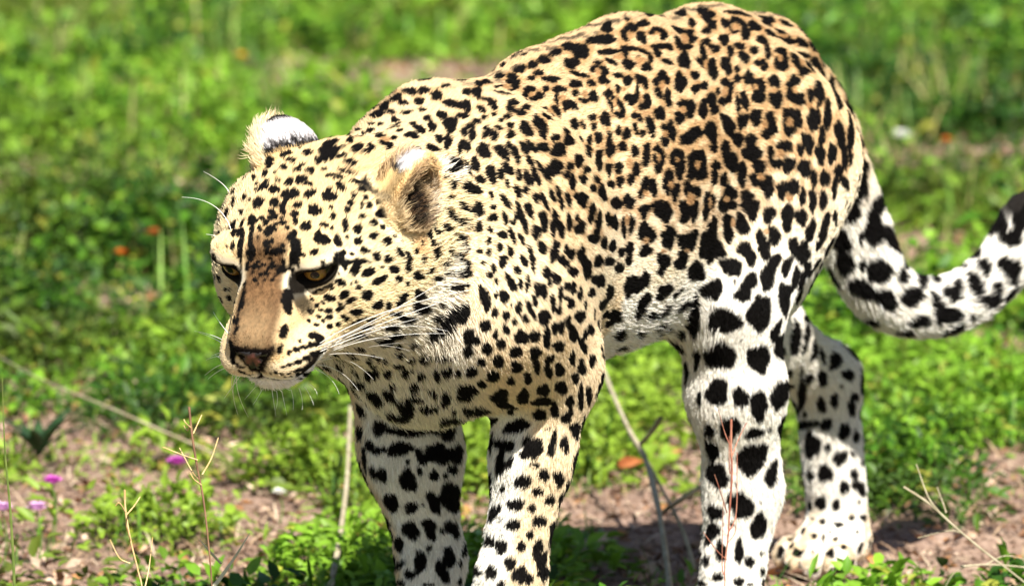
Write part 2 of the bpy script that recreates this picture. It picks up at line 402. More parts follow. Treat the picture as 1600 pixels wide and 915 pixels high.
def ear_inside(P):
    c, ax, w, nn = EAR[1]; d = P - c; a, b, e = d @ ax, d @ nn, d @ w
    return np.sqrt(((a - 0.014) / 0.042) ** 2 + (e / 0.029) ** 2), b, a, e
EAR_FUR = [((0.3482, 0.0709, 0.6005), 0.006, 0.02, (0.86, 0.8, 0.7), 0.018, 0.6), ((0.4346, 0.0945, 0.5334), 0.006, 0.018, (0.66, 0.46, 0.24), 0.013, 0.5)]
def nose_mask(h, grow=0.0):
    f, l, u = h.T
    t = np.clip((u + 0.060) / 0.025, 0, 1)
    wid = 0.0052 + 0.0158 * t ** 1.3 + grow
    up = -0.0345 + grow
    return sst(0.0, 0.0025, wid - np.abs(l)) * sst(0, 0.0025, up - u) * sst(0, 0.0025, u + 0.060 + grow) * (f > 0.052)

SPOTS = """4662 -708 6132 -19 53 22 11 23 -31 0
4704 -667 6073 5 60 5 36 26 -34 0
4850 -623 6005 -56 -14 30 61 78 -3 0
4555 -563 6187 -42 47 16 34 37 -32 0
4765 -376 6160 59 112 6 64 39 -18 0
4891 -365 6104 23 66 8 61 44 -18 0
4958 -422 6047 20 41 6 31 22 -9 0
5111 -272 5996 5 39 4 35 25 -20 0
4646 -241 6236 -28 51 16 68 58 -18 0
4424 -479 6235 7 50 5 55 39 -12 0
4871 -142 6141 -16 31 7 27 24 -15 0
4947 -155 6102 -28 30 14 39 41 -22 0
4915 -15 6100 -21 41 1 46 33 -32 0
5121 -130 5998 -44 23 28 29 46 -22 0
5058 -27 6022 -64 30 31 29 45 -28 0
5067 66 5987 -28 41 0 24 17 -22 0
5105 -448 5935 -21 46 43 68 74 -10 0
5082 -553 5881 40 64 10 37 27 -15 0
5212 -252 5923 8 69 7 50 36 -34 0
5251 -81 5896 -44 16 35 15 38 -17 0
5223 3 5901 5 56 -20 54 3 -43 0
5134 140 5907 -68 42 22 19 28 -29 0
5020 -758 5770 23 49 7 39 28 -29 0
5131 -614 5773 35 52 8 30 21 -16 0
5304 -384 5789 53 94 -3 49 11 -47 0
5344 -150 5815 11 57 -9 43 9 -43 0
5352 -35 5797 0 36 -8 57 11 -60 0
5296 98 5802 -33 35 12 15 20 -24 0
5420 -134 5733 -2 42 3 22 15 -25 0
5370 116 5719 -22 40 1 22 16 -32 0
5412 155 5655 -13 22 0 23 16 -32 0
5217 259 5753 -48 43 -2 31 22 -49 0
5458 -351 5632 46 81 -6 50 6 -45 0
5471 -224 5664 4 38 4 23 16 -22 0
5145 -710 5637 20 39 13 66 66 -27 0
5461 -88 5684 -7 56 4 26 18 -31 0
5512 -140 5629 6 37 -6 30 6 -30 0
5397 -3 5741 -9 32 1 27 19 -35 0
5451 8 5678 -8 26 1 12 8 -15 0
5493 117 5600 -11 23 1 17 12 -18 0
5386 266 5608 -37 40 -1 34 24 -42 0
5579 -164 5573 -2 25 2 33 24 -23 0
5590 -258 5556 12 39 -2 75 37 -40 0
5623 -384 5534 -91 -35 29 24 48 -7 0
5184 -790 5498 32 56 -1 28 -4 -51 0
5585 -43 5566 -56 20 36 28 54 -25 0
5517 212 5551 -5 32 -9 46 15 -33 0
5484 33 5635 -26 50 11 13 13 -17 0
4751 -35 6186 -15 33 1 57 41 -33 0
4789 -809 5954 17 39 5 54 39 -17 0
4954 -654 5915 26 44 7 37 27 -14 0
4582 -19 6254 -134 27 44 80 101 -45 0
4676 13 6210 -35 63 1 57 40 -33 0
4584 244 6167 -40 56 -6 47 29 -35 0
4484 410 6136 -29 45 -9 52 26 -37 0
4315 497 6155 -36 27 -2 75 52 -42 0
4314 400 6202 -39 28 -2 30 21 -18 0
4568 128 6221 -61 43 9 28 25 -20 0
4696 279 6089 -38 78 -21 26 10 -21 0
4816 225 6050 -53 70 -13 27 14 -24 0
4828 94 6111 -30 21 7 17 18 -16 0
4546 691 6054 46 129 9 48 28 -44 0
4583 497 6030 -23 35 -7 30 14 -29 0
4709 405 6000 -42 47 -1 18 13 -23 0
4852 320 5957 -14 50 -32 43 0 -30 0
4714 492 5927 -33 42 -5 20 11 -28 0
5009 290 5875 -48 64 -30 49 12 -44 0
4973 266 5921 -29 23 -2 25 18 -31 0
4807 448 5877 -24 25 -1 15 11 -26 0
4869 453 5806 -15 27 -18 29 -2 -29 0
4731 547 5855 -16 28 -11 18 2 -22 0
4795 546 5776 -14 16 0 15 10 -32 0
4742 602 5777 -25 28 -1 17 12 -37 0
4925 453 5741 -31 23 -2 14 10 -32 0
5061 349 5772 -26 16 -2 12 9 -21 0
5085 391 5689 -33 18 -3 17 12 -34 0
4838 579 5671 -27 30 -1 11 8 -27 0
5002 483 5596 -30 20 -2 27 19 -64 0
4918 582 5549 -37 22 20 -1 25 -35 0
4778 683 5607 -20 31 -21 21 -5 -25 0
5147 421 5578 -19 13 -9 14 2 -17 0
5210 369 5615 -40 24 -7 13 6 -24 0
4727 751 5564 -25 20 -1 8 5 -27 0
4819 711 5493 -35 31 -2 8 6 -24 0
4474 758 6156 4 23 2 26 18 -19 0
4641 643 5903 -4 66 -5 18 6 -28 0
4680 686 5812 -10 37 2 10 7 -27 0
4703 728 5696 -31 57 1 12 8 -55 0
4339 168 6284 -80 18 14 54 56 -30 0
4196 242 6289 -9 43 -13 70 35 -22 0
4324 271 6253 -45 38 -2 38 27 -20 0
3756 49 6323 -82 9 11 108 95 -24 0
3968 301 6282 -70 12 -7 103 72 -23 0
3992 231 6306 -34 11 -3 75 53 -16 0
3688 174 6314 -26 17 -2 69 48 -15 0
4421 43 6294 -21 29 0 35 25 -14 0
4229 3 6338 -26 34 0 96 68 -20 0
2662 -1121 6129 42 89 29 55 50 -15 0
4414 -120 6312 -94 32 21 98 88 -23 0
2910 -666 6240 17 73 21 59 49 -15 0
2903 -760 6202 20 41 5 38 27 -14 0
2767 -928 6218 36 79 18 32 25 -9 0
2853 -581 6306 -3 40 15 50 45 -13 0
2779 -750 6293 30 75 9 26 18 -10 0
2882 -365 6362 68 106 -2 87 43 -26 0
2721 -335 6434 -5 67 15 51 41 -17 0
3109 13 6386 -11 37 2 70 49 -15 0
3225 172 6353 40 104 -24 82 36 -18 0
3386 37 6346 -49 8 8 48 42 -11 0
3444 227 6316 -46 76 -15 81 49 -19 0
2918 58 6423 -17 45 1 75 52 -20 0
3070 224 6369 -60 9 9 94 89 -38 0
4073 918 5638 -81 -25 -12 2 1 -29 0
4147 936 5573 -80 -15 -34 24 5 -11 0
4216 949 5482 -46 0 6 -33 10 -62 0
2705 -150 6472 5 57 5 43 30 -14 0
2635 -751 6387 1 76 29 72 66 -22 0
2668 -585 6417 18 84 8 41 28 -20 0
3831 153 6310 -48 37 -3 96 67 -20 1
5432 448 5532 -30 27 -2 106 75 -32 0
5390 518 5514 -68 4 -8 133 94 -30 0
5144 485 5449 -49 14 10 -1 26 -59 0
5627 544 5404 -29 31 15 10 18 -21 0
5035 530 5474 -18 13 -1 8 6 -20 0
5009 488 5580 -30 20 -2 20 14 -47 0
4915 581 5553 -37 27 13 5 21 -38 0
4962 613 5437 -34 32 -2 16 11 -40 0
4829 711 5477 -35 31 -2 13 9 -38 0
4723 809 5424 -38 27 -14 20 0 -39 0
4943 683 5346 -35 34 -10 17 4 -34 0
5124 546 5323 -26 22 -10 21 1 -39 0
5053 603 5318 -20 17 -1 9 6 -24 0
4860 771 5280 -41 27 -3 10 7 -44 0
4751 838 5243 -48 20 8 -5 10 -42 0
4618 886 5305 -42 15 13 -19 14 -51 0
4696 873 5132 -62 22 -1 -2 3 -40 0
4833 812 5168 -26 13 -2 1 1 -11 0
5065 656 5170 -28 31 -20 39 -13 -68 0
4967 742 5129 -64 39 14 -4 11 -41 0
4866 809 5040 -75 34 27 -17 9 -38 0
4644 890 5036 -48 14 2 -10 1 -38 0
4527 915 4972 -34 6 -13 7 -4 -21 0
4522 925 5246 -38 11 4 -15 8 -57 0
4535 925 5154 -36 10 -4 0 0 -72 0
4395 947 5038 -74 9 -9 -6 -4 -44 0
5198 558 5036 -40 37 -22 9 -8 -32 0
5056 689 4982 -24 21 13 -9 6 -24 0
5078 670 5037 -15 14 -1 1 0 -23 0
5114 637 5024 -13 12 -1 0 0 -14 0
5162 578 4911 -28 32 29 -20 11 -32 0
5100 618 4849 -28 38 27 -18 6 -29 0
4981 735 4896 -55 38 -4 -8 -6 -53 0
5277 483 4881 -55 33 -15 1 -7 -34 0
5013 626 4716 -41 44 4 -21 -11 -41 0
4849 780 4782 -53 34 23 -31 0 -43 0
4725 820 4759 -46 13 -5 -13 -9 -40 0
4564 874 4808 -52 3 -30 42 -26 -62 0
4322 915 4830 -97 3 -12 -20 -14 -54 0
4237 864 4678 -142 -11 -20 -47 -33 -75 0
5075 528 4657 -57 15 -23 -3 -14 -29 0
5288 483 4687 -54 6 0 3 7 -22 0
5275 470 4747 -47 15 2 -2 5 -28 0
5158 527 4763 -36 30 19 -16 2 -25 0
5358 434 4765 -30 16 -11 9 0 -18 0
5398 411 4815 -27 12 -3 0 0 -26 0
5481 384 4767 -31 14 -20 19 -4 -23 0
5411 437 4707 -24 16 -9 16 4 -20 0
5384 474 4664 -27 9 -3 11 8 -18 0
5480 459 4635 -27 19 -7 15 7 -16 0
5322 513 4601 -48 1 -6 12 8 -24 0
5152 494 4595 -58 -6 -8 -3 -2 -24 0
5527 397 4675 -15 15 -9 14 2 -15 0
5576 494 4541 -53 21 -5 20 14 -30 0
5523 532 4487 -61 9 -8 12 9 -38 0
5640 519 4458 -54 12 1 5 10 -29 0
5339 440 4842 -25 11 -11 4 -4 -16 0
5460 394 4883 -24 8 -2 -1 -1 -20 0
5273 497 4980 -23 15 -2 -2 -1 -20 0
5211 552 5130 -14 4 -1 -1 -1 -12 0
5178 534 4815 -17 12 -1 -4 -3 -15 0
5371 452 4987 -100 63 44 -15 -4 -14 0
5202 548 5257 -178 -42 -45 33 13 -25 0
5139 578 5209 -25 20 4 4 15 -58 0
4635 844 5469 -23 12 -2 3 2 -14 0
4563 886 5428 -15 5 5 -8 8 -24 0
4407 950 5291 -27 5 -3 3 2 -36 0
4318 957 5375 -21 3 -2 3 2 -23 0
4436 934 5387 -18 5 -2 3 2 -21 0
4331 964 5204 -26 3 -3 0 0 -51 0
4187 954 5459 -58 -1 8 -37 11 -69 0
4133 967 5323 -38 -2 -5 7 5 -71 0
4138 970 5230 -55 -3 -7 0 0 -43 0
4718 760 5563 -23 19 -1 6 4 -25 0
4940 609 4620 -29 75 39 -14 -2 -15 0
4846 699 4628 -37 40 18 -16 -4 -19 0
4594 817 4663 -73 18 2 -15 -6 -23 0
4413 813 4588 -134 2 -25 -22 -19 -41 0
4835 622 4541 -42 71 23 -22 -9 -23 0
4555 737 4507 -108 29 -4 -23 -14 -28 0
4774 491 4428 -30 80 26 -31 -15 -25 0
4477 613 4355 -112 26 -13 -79 -55 -67 0
4165 709 4408 -73 2 -10 -19 -13 -21 0
4389 691 4408 -120 3 -16 -40 -28 -37 0
3897 788 4348 -45 48 -2 -25 -17 -63 0
3960 839 4544 -28 15 -2 -10 -7 -34 0
4031 945 5453 -42 -6 5 -30 1 -35 0
3870 929 5461 -50 -4 8 -31 5 -41 0
4132 969 5266 -49 -3 -3 -20 1 -88 0
3680 939 5344 -54 7 -16 27 5 -38 0
3605 966 5286 -36 13 2 7 17 -55 0
3583 1004 5220 -36 27 -2 16 11 -41 0
3688 983 5138 -38 21 -14 32 4 -52 0
3648 1048 5057 -37 41 -1 20 14 -49 0
3693 1054 4977 -56 67 -1 16 11 -41 0
3953 951 5108 -66 -2 -9 -2 -1 -29 0
3824 951 5189 -50 5 -39 28 0 -13 0
3860 948 5237 -31 0 -4 2 1 -29 0
3868 952 5006 -23 5 -3 2 1 -43 0
4066 941 4973 -88 -9 -20 2 -4 -26 0
3765 1033 4854 -79 92 15 4 8 -31 0
3401 1038 5419 -32 30 -1 21 14 -54 0
3324 1133 5388 -24 14 13 0 24 -33 0
3251 1237 5340 -41 44 -12 24 8 -37 0
3177 1304 5326 -30 16 7 17 44 -77 0
3112 1372 5287 -28 11 6 10 34 -58 0
3021 1354 5391 -28 12 2 17 25 -60 0
2919 1423 5339 -59 22 -5 34 23 -67 0
3385 1154 5285 -18 19 -1 20 14 -40 0
3443 1192 5175 -19 22 0 23 15 -42 0
3341 1258 5219 -25 21 4 17 21 -42 0
3279 1345 5181 -32 19 7 18 30 -51 0
3389 1330 5092 -29 32 -5 40 20 -63 0
3209 1471 5081 -40 9 17 -6 41 -51 0
3116 1505 5095 -33 12 1 58 62 -124 0
3323 1463 5001 -33 18 6 14 25 -45 0
3494 1283 5022 -18 22 0 24 16 -46 0
3546 1275 4963 -15 31 -12 22 0 -31 0
3530 1342 4908 -16 17 3 8 13 -32 0
3434 1459 4884 -36 21 19 -6 52 -78 0
3291 1570 4875 -23 16 -5 44 15 -79 0
3357 1528 4873 -24 18 -2 21 14 -54 0
3225 1631 4814 -30 14 -3 19 13 -55 0
3646 1282 4737 -32 45 15 6 42 -115 0
3526 1435 4749 -35 37 3 12 16 -72 0
3572 1371 4771 -16 21 0 7 5 -31 0
3435 1556 4631 -30 25 -5 13 2 -68 0
3330 1632 4610 -26 14 10 -34 32 -101 0
3388 1602 4520 -28 19 13 -17 12 -43 0
3610 1379 4588 -19 27 -9 12 -9 -53 0
3538 1469 4557 -25 27 -1 2 2 -55 0
3492 1499 4663 -11 10 0 4 3 -25 0
3476 1532 4489 -17 16 12 -13 10 -29 0
3662 1301 4450 -29 46 -20 7 -22 -63 0
3535 1467 4415 -20 24 14 -21 14 -52 0
3597 1379 4361 -17 23 0 -8 -5 -53 0
3540 1410 4255 -24 36 16 -27 4 -55 0
3400 1566 4323 -63 45 -4 -16 -11 -76 0
3277 1640 4319 -62 23 -26 8 -21 -63 0
3609 1283 4208 -26 43 0 -17 -12 -55 0
3717 1139 4312 -20 48 2 -20 -14 -91 0
3684 1204 4298 -15 33 1 -10 -7 -46 0
3406 1510 4194 -48 37 -3 -11 -8 -31 0
3276 1646 4691 -29 14 5 -5 17 -62 0
3499 1113 5189 -23 28 0 12 8 -24 0
3534 1171 5083 -11 25 -9 13 0 -17 0
3482 971 5431 -29 19 -2 8 5 -25 0
3597 925 5463 -43 6 -5 4 3 -17 0
3780 1079 4577 -41 85 2 1 1 -109 0
3833 958 4485 -36 90 70 -27 31 -60 0
3873 828 4364 -44 96 52 -25 5 -43 0
3927 899 4675 -42 24 -3 -5 -3 -30 0
3945 850 4550 -37 23 -3 -11 -7 -40 0
5572 -177 5578 -1 26 2 33 24 -23 0
5780 -264 5425 -4 32 -2 104 52 -117 0
5712 -189 5479 0 28 0 119 74 -93 0
5798 -119 5368 -8 55 4 15 10 -47 0
5806 -340 5413 -6 27 1 27 20 -35 0
5825 -397 5404 -3 16 1 9 7 -13 0
5690 -118 5497 -2 14 1 20 15 -16 0
5655 -442 5522 12 32 -3 84 43 -26 0
5613 -59 5549 -31 11 20 25 46 -21 0
5720 18 5454 -11 41 2 26 19 -31 0
5564 -7 5576 -11 36 2 29 20 -23 0
5759 46 5391 -7 26 1 15 10 -40 0
5727 161 5391 -29 63 20 12 22 -38 0
5683 190 5437 -8 20 1 23 17 -31 0
5654 335 5431 -10 59 4 86 61 -91 0
5560 215 5524 3 44 -16 53 8 -36 0
5714 351 5341 -4 45 0 28 10 -81 0
5491 114 5603 -11 23 1 18 13 -20 0
5383 271 5605 -34 35 -1 29 20 -35 0
5687 445 5367 -9 28 6 9 11 -20 0
5811 -58 5218 -12 61 -1 9 4 -24 0
5819 -156 5225 -3 33 2 10 7 -48 0
5805 76 5164 -8 29 1 9 6 -27 0
5755 127 5256 -10 23 15 7 27 -28 0
5740 230 5220 -26 59 2 5 3 -35 0
5712 306 5223 -15 41 2 -4 -3 -29 0
5854 -27 5097 -5 31 2 8 6 -20 0
5809 148 5107 -7 21 1 6 4 -16 0
5927 -123 4955 6 27 1 71 29 -116 0
5988 -123 4848 8 26 -1 45 5 -77 0
6103 -85 4667 6 25 -1 64 17 -102 0
5780 317 4946 -48 30 -13 39 10 -78 0
5799 345 4837 -54 17 -6 14 9 -55 0
5907 370 4611 -53 11 -21 47 4 -60 0
5345 -723 4792 30 54 9 -21 -15 -27 0
5417 -598 4753 38 53 10 -6 -4 -21 0
5357 -759 4869 23 43 7 -9 -7 -19 0
5408 -668 4884 28 47 8 -7 -5 -16 0
5308 -882 4967 23 34 11 18 31 -36 0
6059 -150 4697 17 29 2 23 9 -31 0
5801 -118 5298 -6 34 2 -1 -1 -23 0
5784 -43 5273 -5 24 1 6 4 -19 0
5779 22 5250 -7 27 1 9 6 -21 0
5767 102 5240 -8 20 8 8 19 -27 0
5822 19 5154 -8 33 2 7 5 -19 0
5784 79 5212 -6 20 1 7 5 -19 0
5833 -78 5162 -2 23 2 8 6 -24 0
5767 188 5177 -11 27 1 5 4 -22 0
5831 77 5103 -5 18 1 5 4 -12 0
5790 169 5135 -7 16 1 4 3 -13 0
5867 16 5060 -3 15 1 5 4 -10 0
5805 -81 5244 -5 21 1 5 4 -16 0
5730 233 5291 -3 22 2 -2 -1 -29 0
5749 75 5310 0 31 3 -3 -2 -21 0
5681 59 5481 -7 20 1 24 17 -24 0
5731 60 5431 -8 26 1 12 9 -18 0
5571 495 4542 -55 21 -6 21 15 -32 0
5491 531 4505 -37 5 -5 11 8 -34 0
5744 444 4502 -20 13 -2 13 9 -16 0
5576 532 4460 -81 11 0 1 7 -30 0
5731 496 4442 -44 17 -1 9 9 -24 0
5824 458 4425 -35 24 1 10 10 -26 0
5893 415 4402 -24 21 4 4 7 -21 0
5971 364 4443 -26 9 -14 15 -19 -52 0
5948 382 4261 -11 22 7 -3 2 -14 0
5907 439 4283 -29 30 10 -4 3 -20 0
5835 491 4306 -48 24 9 -6 3 -23 0
5735 523 4331 -66 11 5 -9 2 -26 0
5588 538 4356 -106 0 2 -18 -4 -31 0
5453 529 4372 -76 -12 -2 -23 -10 -24 0
5891 414 4187 -18 21 4 -8 -4 -13 0
5830 471 4213 -57 27 5 -10 -4 -16 0
5729 500 4229 -92 3 -3 -15 -8 -17 0
5531 459 4231 -101 -5 0 -32 -19 -20 0
5930 350 4179 -8 18 1 -9 -6 -15 0
5954 292 4195 -1 16 1 -13 -10 -26 0
5942 223 4177 2 15 2 -11 -8 -12 0
5847 408 4152 -13 7 -1 -12 -9 -13 0
5784 445 4163 -32 8 1 -24 -14 -19 0
5510 277 4073 -30 -4 -5 -17 -12 -14 0
5418 273 4098 -103 -36 -36 -6 -17 -20 0
3159 -1152 3718 113 152 64 -48 -12 -40 0
5389 270 4110 -72 -2 4 -41 -22 -24 0
5885 362 4145 -5 7 0 -9 -7 -9 0
6090 -138 4378 27 40 12 -54 -13 -92 0
6053 -108 4245 -29 62 -38 -3 -13 -17 0
6122 -141 4438 38 51 17 -17 11 -55 0
6006 -99 4171 -26 20 -17 -7 -11 -12 0
5931 -49 4135 -9 10 -3 -14 -12 -12 0
5936 -10 4147 -2 8 0 -10 -8 -9 0
5971 -72 4153 -5 10 0 -9 -6 -9 0
2444 -133 6599 -9 47 3 92 63 -47 0
2568 134 6543 18 127 -5 73 41 -32 0
2573 306 6540 -12 76 4 76 52 -41 0
2289 260 6646 -21 60 2 140 95 -31 0
1974 78 6687 -37 39 -1 119 81 -26 0
2320 155 6641 -11 56 3 74 50 -20 0
2792 159 6448 -22 53 2 85 59 -35 0
2901 340 6375 -43 51 -1 131 90 -66 0
2712 370 6457 -20 66 3 43 29 -28 0
2727 548 6414 -2 54 -13 32 9 -25 0
2800 535 6370 -20 39 1 34 23 -26 0
2902 520 6320 -25 36 0 57 39 -40 0
2895 610 6292 -24 36 0 67 46 -56 0
3098 610 6190 -21 30 -10 95 41 -62 0
3045 653 6190 -23 22 -1 58 40 -52 0
3225 424 6270 -40 19 -3 73 50 -37 0
3170 491 6243 -46 21 -4 104 72 -61 0
2431 484 6599 -1 83 -6 43 24 -18 0
2482 593 6561 -22 44 1 67 46 -42 0
2581 513 6521 16 62 -18 40 6 -26 0
2660 598 6449 -14 33 1 26 17 -24 0
2585 674 6477 -17 30 0 19 13 -18 0
2522 799 6457 -30 33 -1 28 19 -27 0
2597 776 6421 -19 25 0 17 11 -18 0
1885 250 6654 -103 -8 2 46 38 -13 0
1542 200 6671 -87 37 -14 59 37 -19 0
1526 253 6644 -34 7 -3 77 52 -32 0
2158 489 6639 -43 86 -15 79 47 -16 0
1684 295 6619 -161 -28 5 47 45 -22 0
1765 275 6634 -70 6 -7 62 42 -15 1
1434 340 6587 -88 16 -8 51 34 -31 0
1599 397 6546 -73 -2 -8 76 51 -27 0
1538 451 6498 -100 -3 -11 59 40 -23 0
1353 422 6517 -69 13 -7 42 28 -33 0
1476 393 6542 -40 3 -4 36 24 -19 1
2302 723 6576 -52 38 -8 63 39 -25 0
2419 771 6523 -42 35 -2 40 27 -29 0
2379 859 6486 -49 46 -14 44 22 -28 0
2225 839 6523 -74 13 -7 50 34 -20 0
1282 260 6684 -47 28 -3 28 19 -24 0
1084 384 6661 -111 54 -8 23 15 -29 0
1212 404 6574 -49 20 -4 25 17 -32 0
1059 474 6558 -84 40 -13 23 12 -29 0
1154 503 6470 -31 11 -3 50 34 -63 0
1077 526 6473 -50 20 -4 20 14 -29 1
1521 588 6399 -59 16 -22 89 47 -17 0
1541 686 6347 -81 -7 -10 119 79 -34 0
1300 601 6351 -80 -16 8 37 67 -53 0
1439 597 6374 -52 -5 -6 71 47 -21 1
2485 1004 6337 -77 15 19 35 68 -70 0
2273 1018 6384 -86 2 9 46 66 -73 0
2282 1077 6320 -83 7 0 65 62 -75 0
2771 736 6321 11 64 -33 40 -3 -25 0
2832 725 6286 -19 29 0 31 21 -30 0
2774 812 6286 -22 32 0 48 33 -48 0
2681 801 6353 -10 42 -13 29 8 -23 0
2586 874 6374 -30 32 -1 32 21 -30 0
2659 933 6297 -31 32 -1 41 28 -42 0
2969 807 6149 -49 45 9 58 58 -75 0
2863 966 6133 -8 99 -66 47 -6 -33 0
2759 980 6200 -3 38 -26 32 -3 -21 0
2772 1071 6111 -45 17 15 19 57 -73 0
2646 1102 6162 -57 13 19 6 46 -57 0
2556 1135 6171 -40 4 14 -7 56 -68 0
2427 1185 6151 -35 33 -41 72 8 -32 0
2169 1159 6217 -46 15 -26 75 24 -28 0
2191 1226 6110 -123 2 -14 54 36 -61 0
2288 1238 6087 -83 7 -9 34 22 -44 0
3131 812 6028 -40 32 2 50 42 -69 0
3218 787 5993 -31 9 9 21 54 -65 0
3388 651 6080 -36 3 2 39 45 -51 0
3313 704 6040 -71 5 13 17 43 -50 0
3428 729 5986 -46 10 -5 26 17 -27 0
3585 745 5937 -35 6 -4 19 13 -21 0
3189 914 5885 -27 48 -25 32 2 -31 0
3080 976 5929 -45 26 19 22 68 -87 0
2927 1072 5981 -41 15 21 0 60 -67 0
3012 1045 5928 -30 19 10 15 35 -53 0
2859 1173 5912 -34 18 3 19 25 -56 0
2783 1236 5873 -43 13 12 -3 51 -92 0
2688 1265 5889 -43 9 11 -6 49 -92 0
2675 1183 6039 -37 6 14 -11 41 -56 0
2579 1276 5931 -37 4 10 -24 57 -105 0
2530 1305 5892 -35 3 7 -11 37 -78 0
2383 1302 5944 -125 -1 25 -25 36 -76 0
3318 887 5803 -74 61 -29 49 13 -57 0
3529 800 5856 -52 5 3 12 23 -44 0
3642 846 5743 -50 4 -6 13 9 -22 0
3502 895 5642 -50 26 -39 39 0 -27 0
3448 933 5587 -32 16 -3 8 5 -23 0
3346 990 5597 -57 45 -3 25 17 -69 0
3256 1117 5509 -41 39 -2 15 10 -41 0
3180 1044 5738 -20 14 7 7 26 -46 0
3217 1090 5615 -24 22 -1 10 7 -26 0
3008 1127 5830 -22 13 5 11 24 -47 0
3094 1163 5667 -31 15 15 -8 47 -73 0
2945 1218 5750 -43 21 8 10 28 -64 0
2857 1255 5769 -30 12 5 7 22 -52 0
2782 1329 5678 -41 10 11 -8 23 -50 0
2693 1372 5636 -41 8 6 -9 37 -97 0
2556 1386 5673 -40 3 7 -19 27 -72 0
2455 1392 5688 -45 3 2 -1 24 -75 0
2445 1426 5575 -40 3 -5 22 15 -58 0
3926 884 5667 -70 -2 -9 21 14 -40 0
3737 899 5576 -57 -5 13 -50 14 -62 0
3586 921 5489 -59 14 -32 42 2 -32 0
3162 1199 5504 -27 18 6 10 28 -64 0
3106 1266 5459 -24 17 -2 15 10 -36 0
3003 1301 5510 -36 16 8 8 63 -144 0
3051 1271 5514 -24 11 6 1 19 -39 0
2897 1334 5553 -38 13 8 -3 32 -77 0
2924 1311 5581 -30 12 5 4 22 -57 0
2769 1415 5456 -57 12 5 2 28 -82 0
2590 1452 5437 -53 4 6 -22 28 -99 0
373 259 6885 -129 21 4 127 101 -60 0
348 328 6852 -57 22 -4 74 49 -39 0
672 370 6790 -112 33 -17 73 43 -43 0
-432 95 7035 13 69 -13 160 79 -38 0
-81 260 6956 -164 53 -1 99 70 -39 0
-626 270 7020 -109 23 12 55 50 -35 0
-472 305 6973 -55 24 -4 101 66 -49 0
-618 414 6931 -71 5 9 52 62 -55 0
-1293 62 7089 -76 33 -5 147 95 -34 0
-846 287 7052 -74 27 -6 60 39 -28 0
-764 136 7095 -24 23 -1 46 30 -15 0
-1665 -3 7023 -25 28 -1 110 71 -25 0
-2042 5 7023 -30 57 1 141 91 -32 0
-2272 130 7037 -42 39 -2 104 67 -26 0
-2260 235 7008 -62 37 -4 75 48 -26 0
-506 348 6956 -37 15 -3 53 34 -29 1
418 503 6710 -71 28 -6 41 27 -33 0
322 471 6761 -55 24 -4 36 24 -27 0
337 567 6679 -44 18 -3 63 41 -53 0
439 624 6595 -62 39 -16 49 23 -37 0
417 533 6684 -28 12 -2 36 23 -31 1
49 432 6847 -159 45 -2 40 30 -26 0
-168 492 6836 -68 -7 11 43 71 -53 0
141 534 6755 -40 51 -31 44 14 -21 0
-43 629 6716 -78 24 -7 63 41 -45 0
-6 523 6792 -65 22 -5 33 22 -22 1
-320 489 6847 -72 27 -17 45 24 -19 0
-455 553 6803 -55 42 -33 42 16 -14 0
-471 627 6742 -56 -3 1 51 49 -40 0
-266 708 6671 -85 13 -8 60 39 -36 0
-279 602 6760 -47 8 -4 40 26 -23 0
-268 630 6736 -66 11 -6 62 40 -36 1
-954 411 6977 -126 16 -12 42 27 -23 0
-984 468 6925 -62 3 -6 73 47 -44 0
-844 419 6963 -62 14 -5 32 21 -21 0
-882 437 6951 -42 7 -4 28 18 -18 1
-818 553 6829 -175 16 -7 27 21 -25 0
-655 594 6775 -59 -2 5 37 50 -52 0
-706 690 6677 -89 21 -26 43 20 -19 0
-936 585 6792 -50 2 -5 32 20 -24 0
-1434 371 6926 -98 19 -34 91 45 -19 0
-1591 401 6875 -13 33 -29 117 40 -20 0
-1557 466 6819 -85 0 -9 60 39 -31 0
-1299 555 6770 -120 -12 -13 51 33 -29 0
-1173 539 6818 -100 -21 5 25 51 -57 0
-1401 468 6845 -84 -11 -9 80 52 -34 1
-1858 263 6958 -47 13 -4 110 71 -36 0
-2111 330 6947 3 82 -42 75 23 -21 0
-1916 421 6871 -58 27 -14 61 31 -28 0
-1059 678 6658 -149 -15 -5 71 62 -69 0
-1752 516 6776 -77 16 -7 39 25 -27 0
-1565 603 6672 -69 -3 5 44 62 -69 0
-1392 680 6595 -68 -15 9 -1 43 -50 0
-1480 688 6577 -38 1 -4 56 36 -37 1
-725 829 6540 -69 -1 -7 59 38 -31 0
-634 908 6464 -135 -1 -15 90 58 -59 0
-1067 813 6502 -94 -6 -11 71 45 -35 0
-1120 898 6393 -85 -7 -10 59 38 -36 0
-881 940 6386 -93 -6 -10 55 36 -37 0
-1036 876 6437 -38 -3 -4 25 16 -14 1
-408 819 6573 -59 23 -23 91 39 -35 0
-426 862 6529 -60 4 -6 56 37 -37 0
-220 865 6523 -60 8 -6 51 33 -37 0
-148 944 6429 -58 4 3 37 46 -62 0
-252 995 6368 -58 5 -6 92 59 -85 0
-276 904 6484 -45 5 -5 49 32 -38 1
-39 791 6574 -68 38 -23 49 21 -28 0
-34 849 6517 -42 7 1 40 37 -46 0
153 864 6456 -26 9 -2 94 61 -93 0
132 955 6352 -91 22 -2 58 47 -80 0
157 920 6390 -27 8 -2 36 23 -39 1
211 666 6628 -71 28 -6 29 19 -24 0
150 745 6574 -58 22 -5 57 38 -49 0
357 751 6505 -31 14 -2 45 30 -43 0
296 872 6401 -38 40 -33 80 15 -45 0
288 781 6500 -32 13 -2 26 17 -25 1
681 484 6674 -102 46 -33 35 14 -23 0
816 520 6593 -73 34 -24 48 17 -39 0
603 581 6582 -31 35 -28 52 11 -28 0
897 562 6506 -42 15 -3 26 17 -35 0
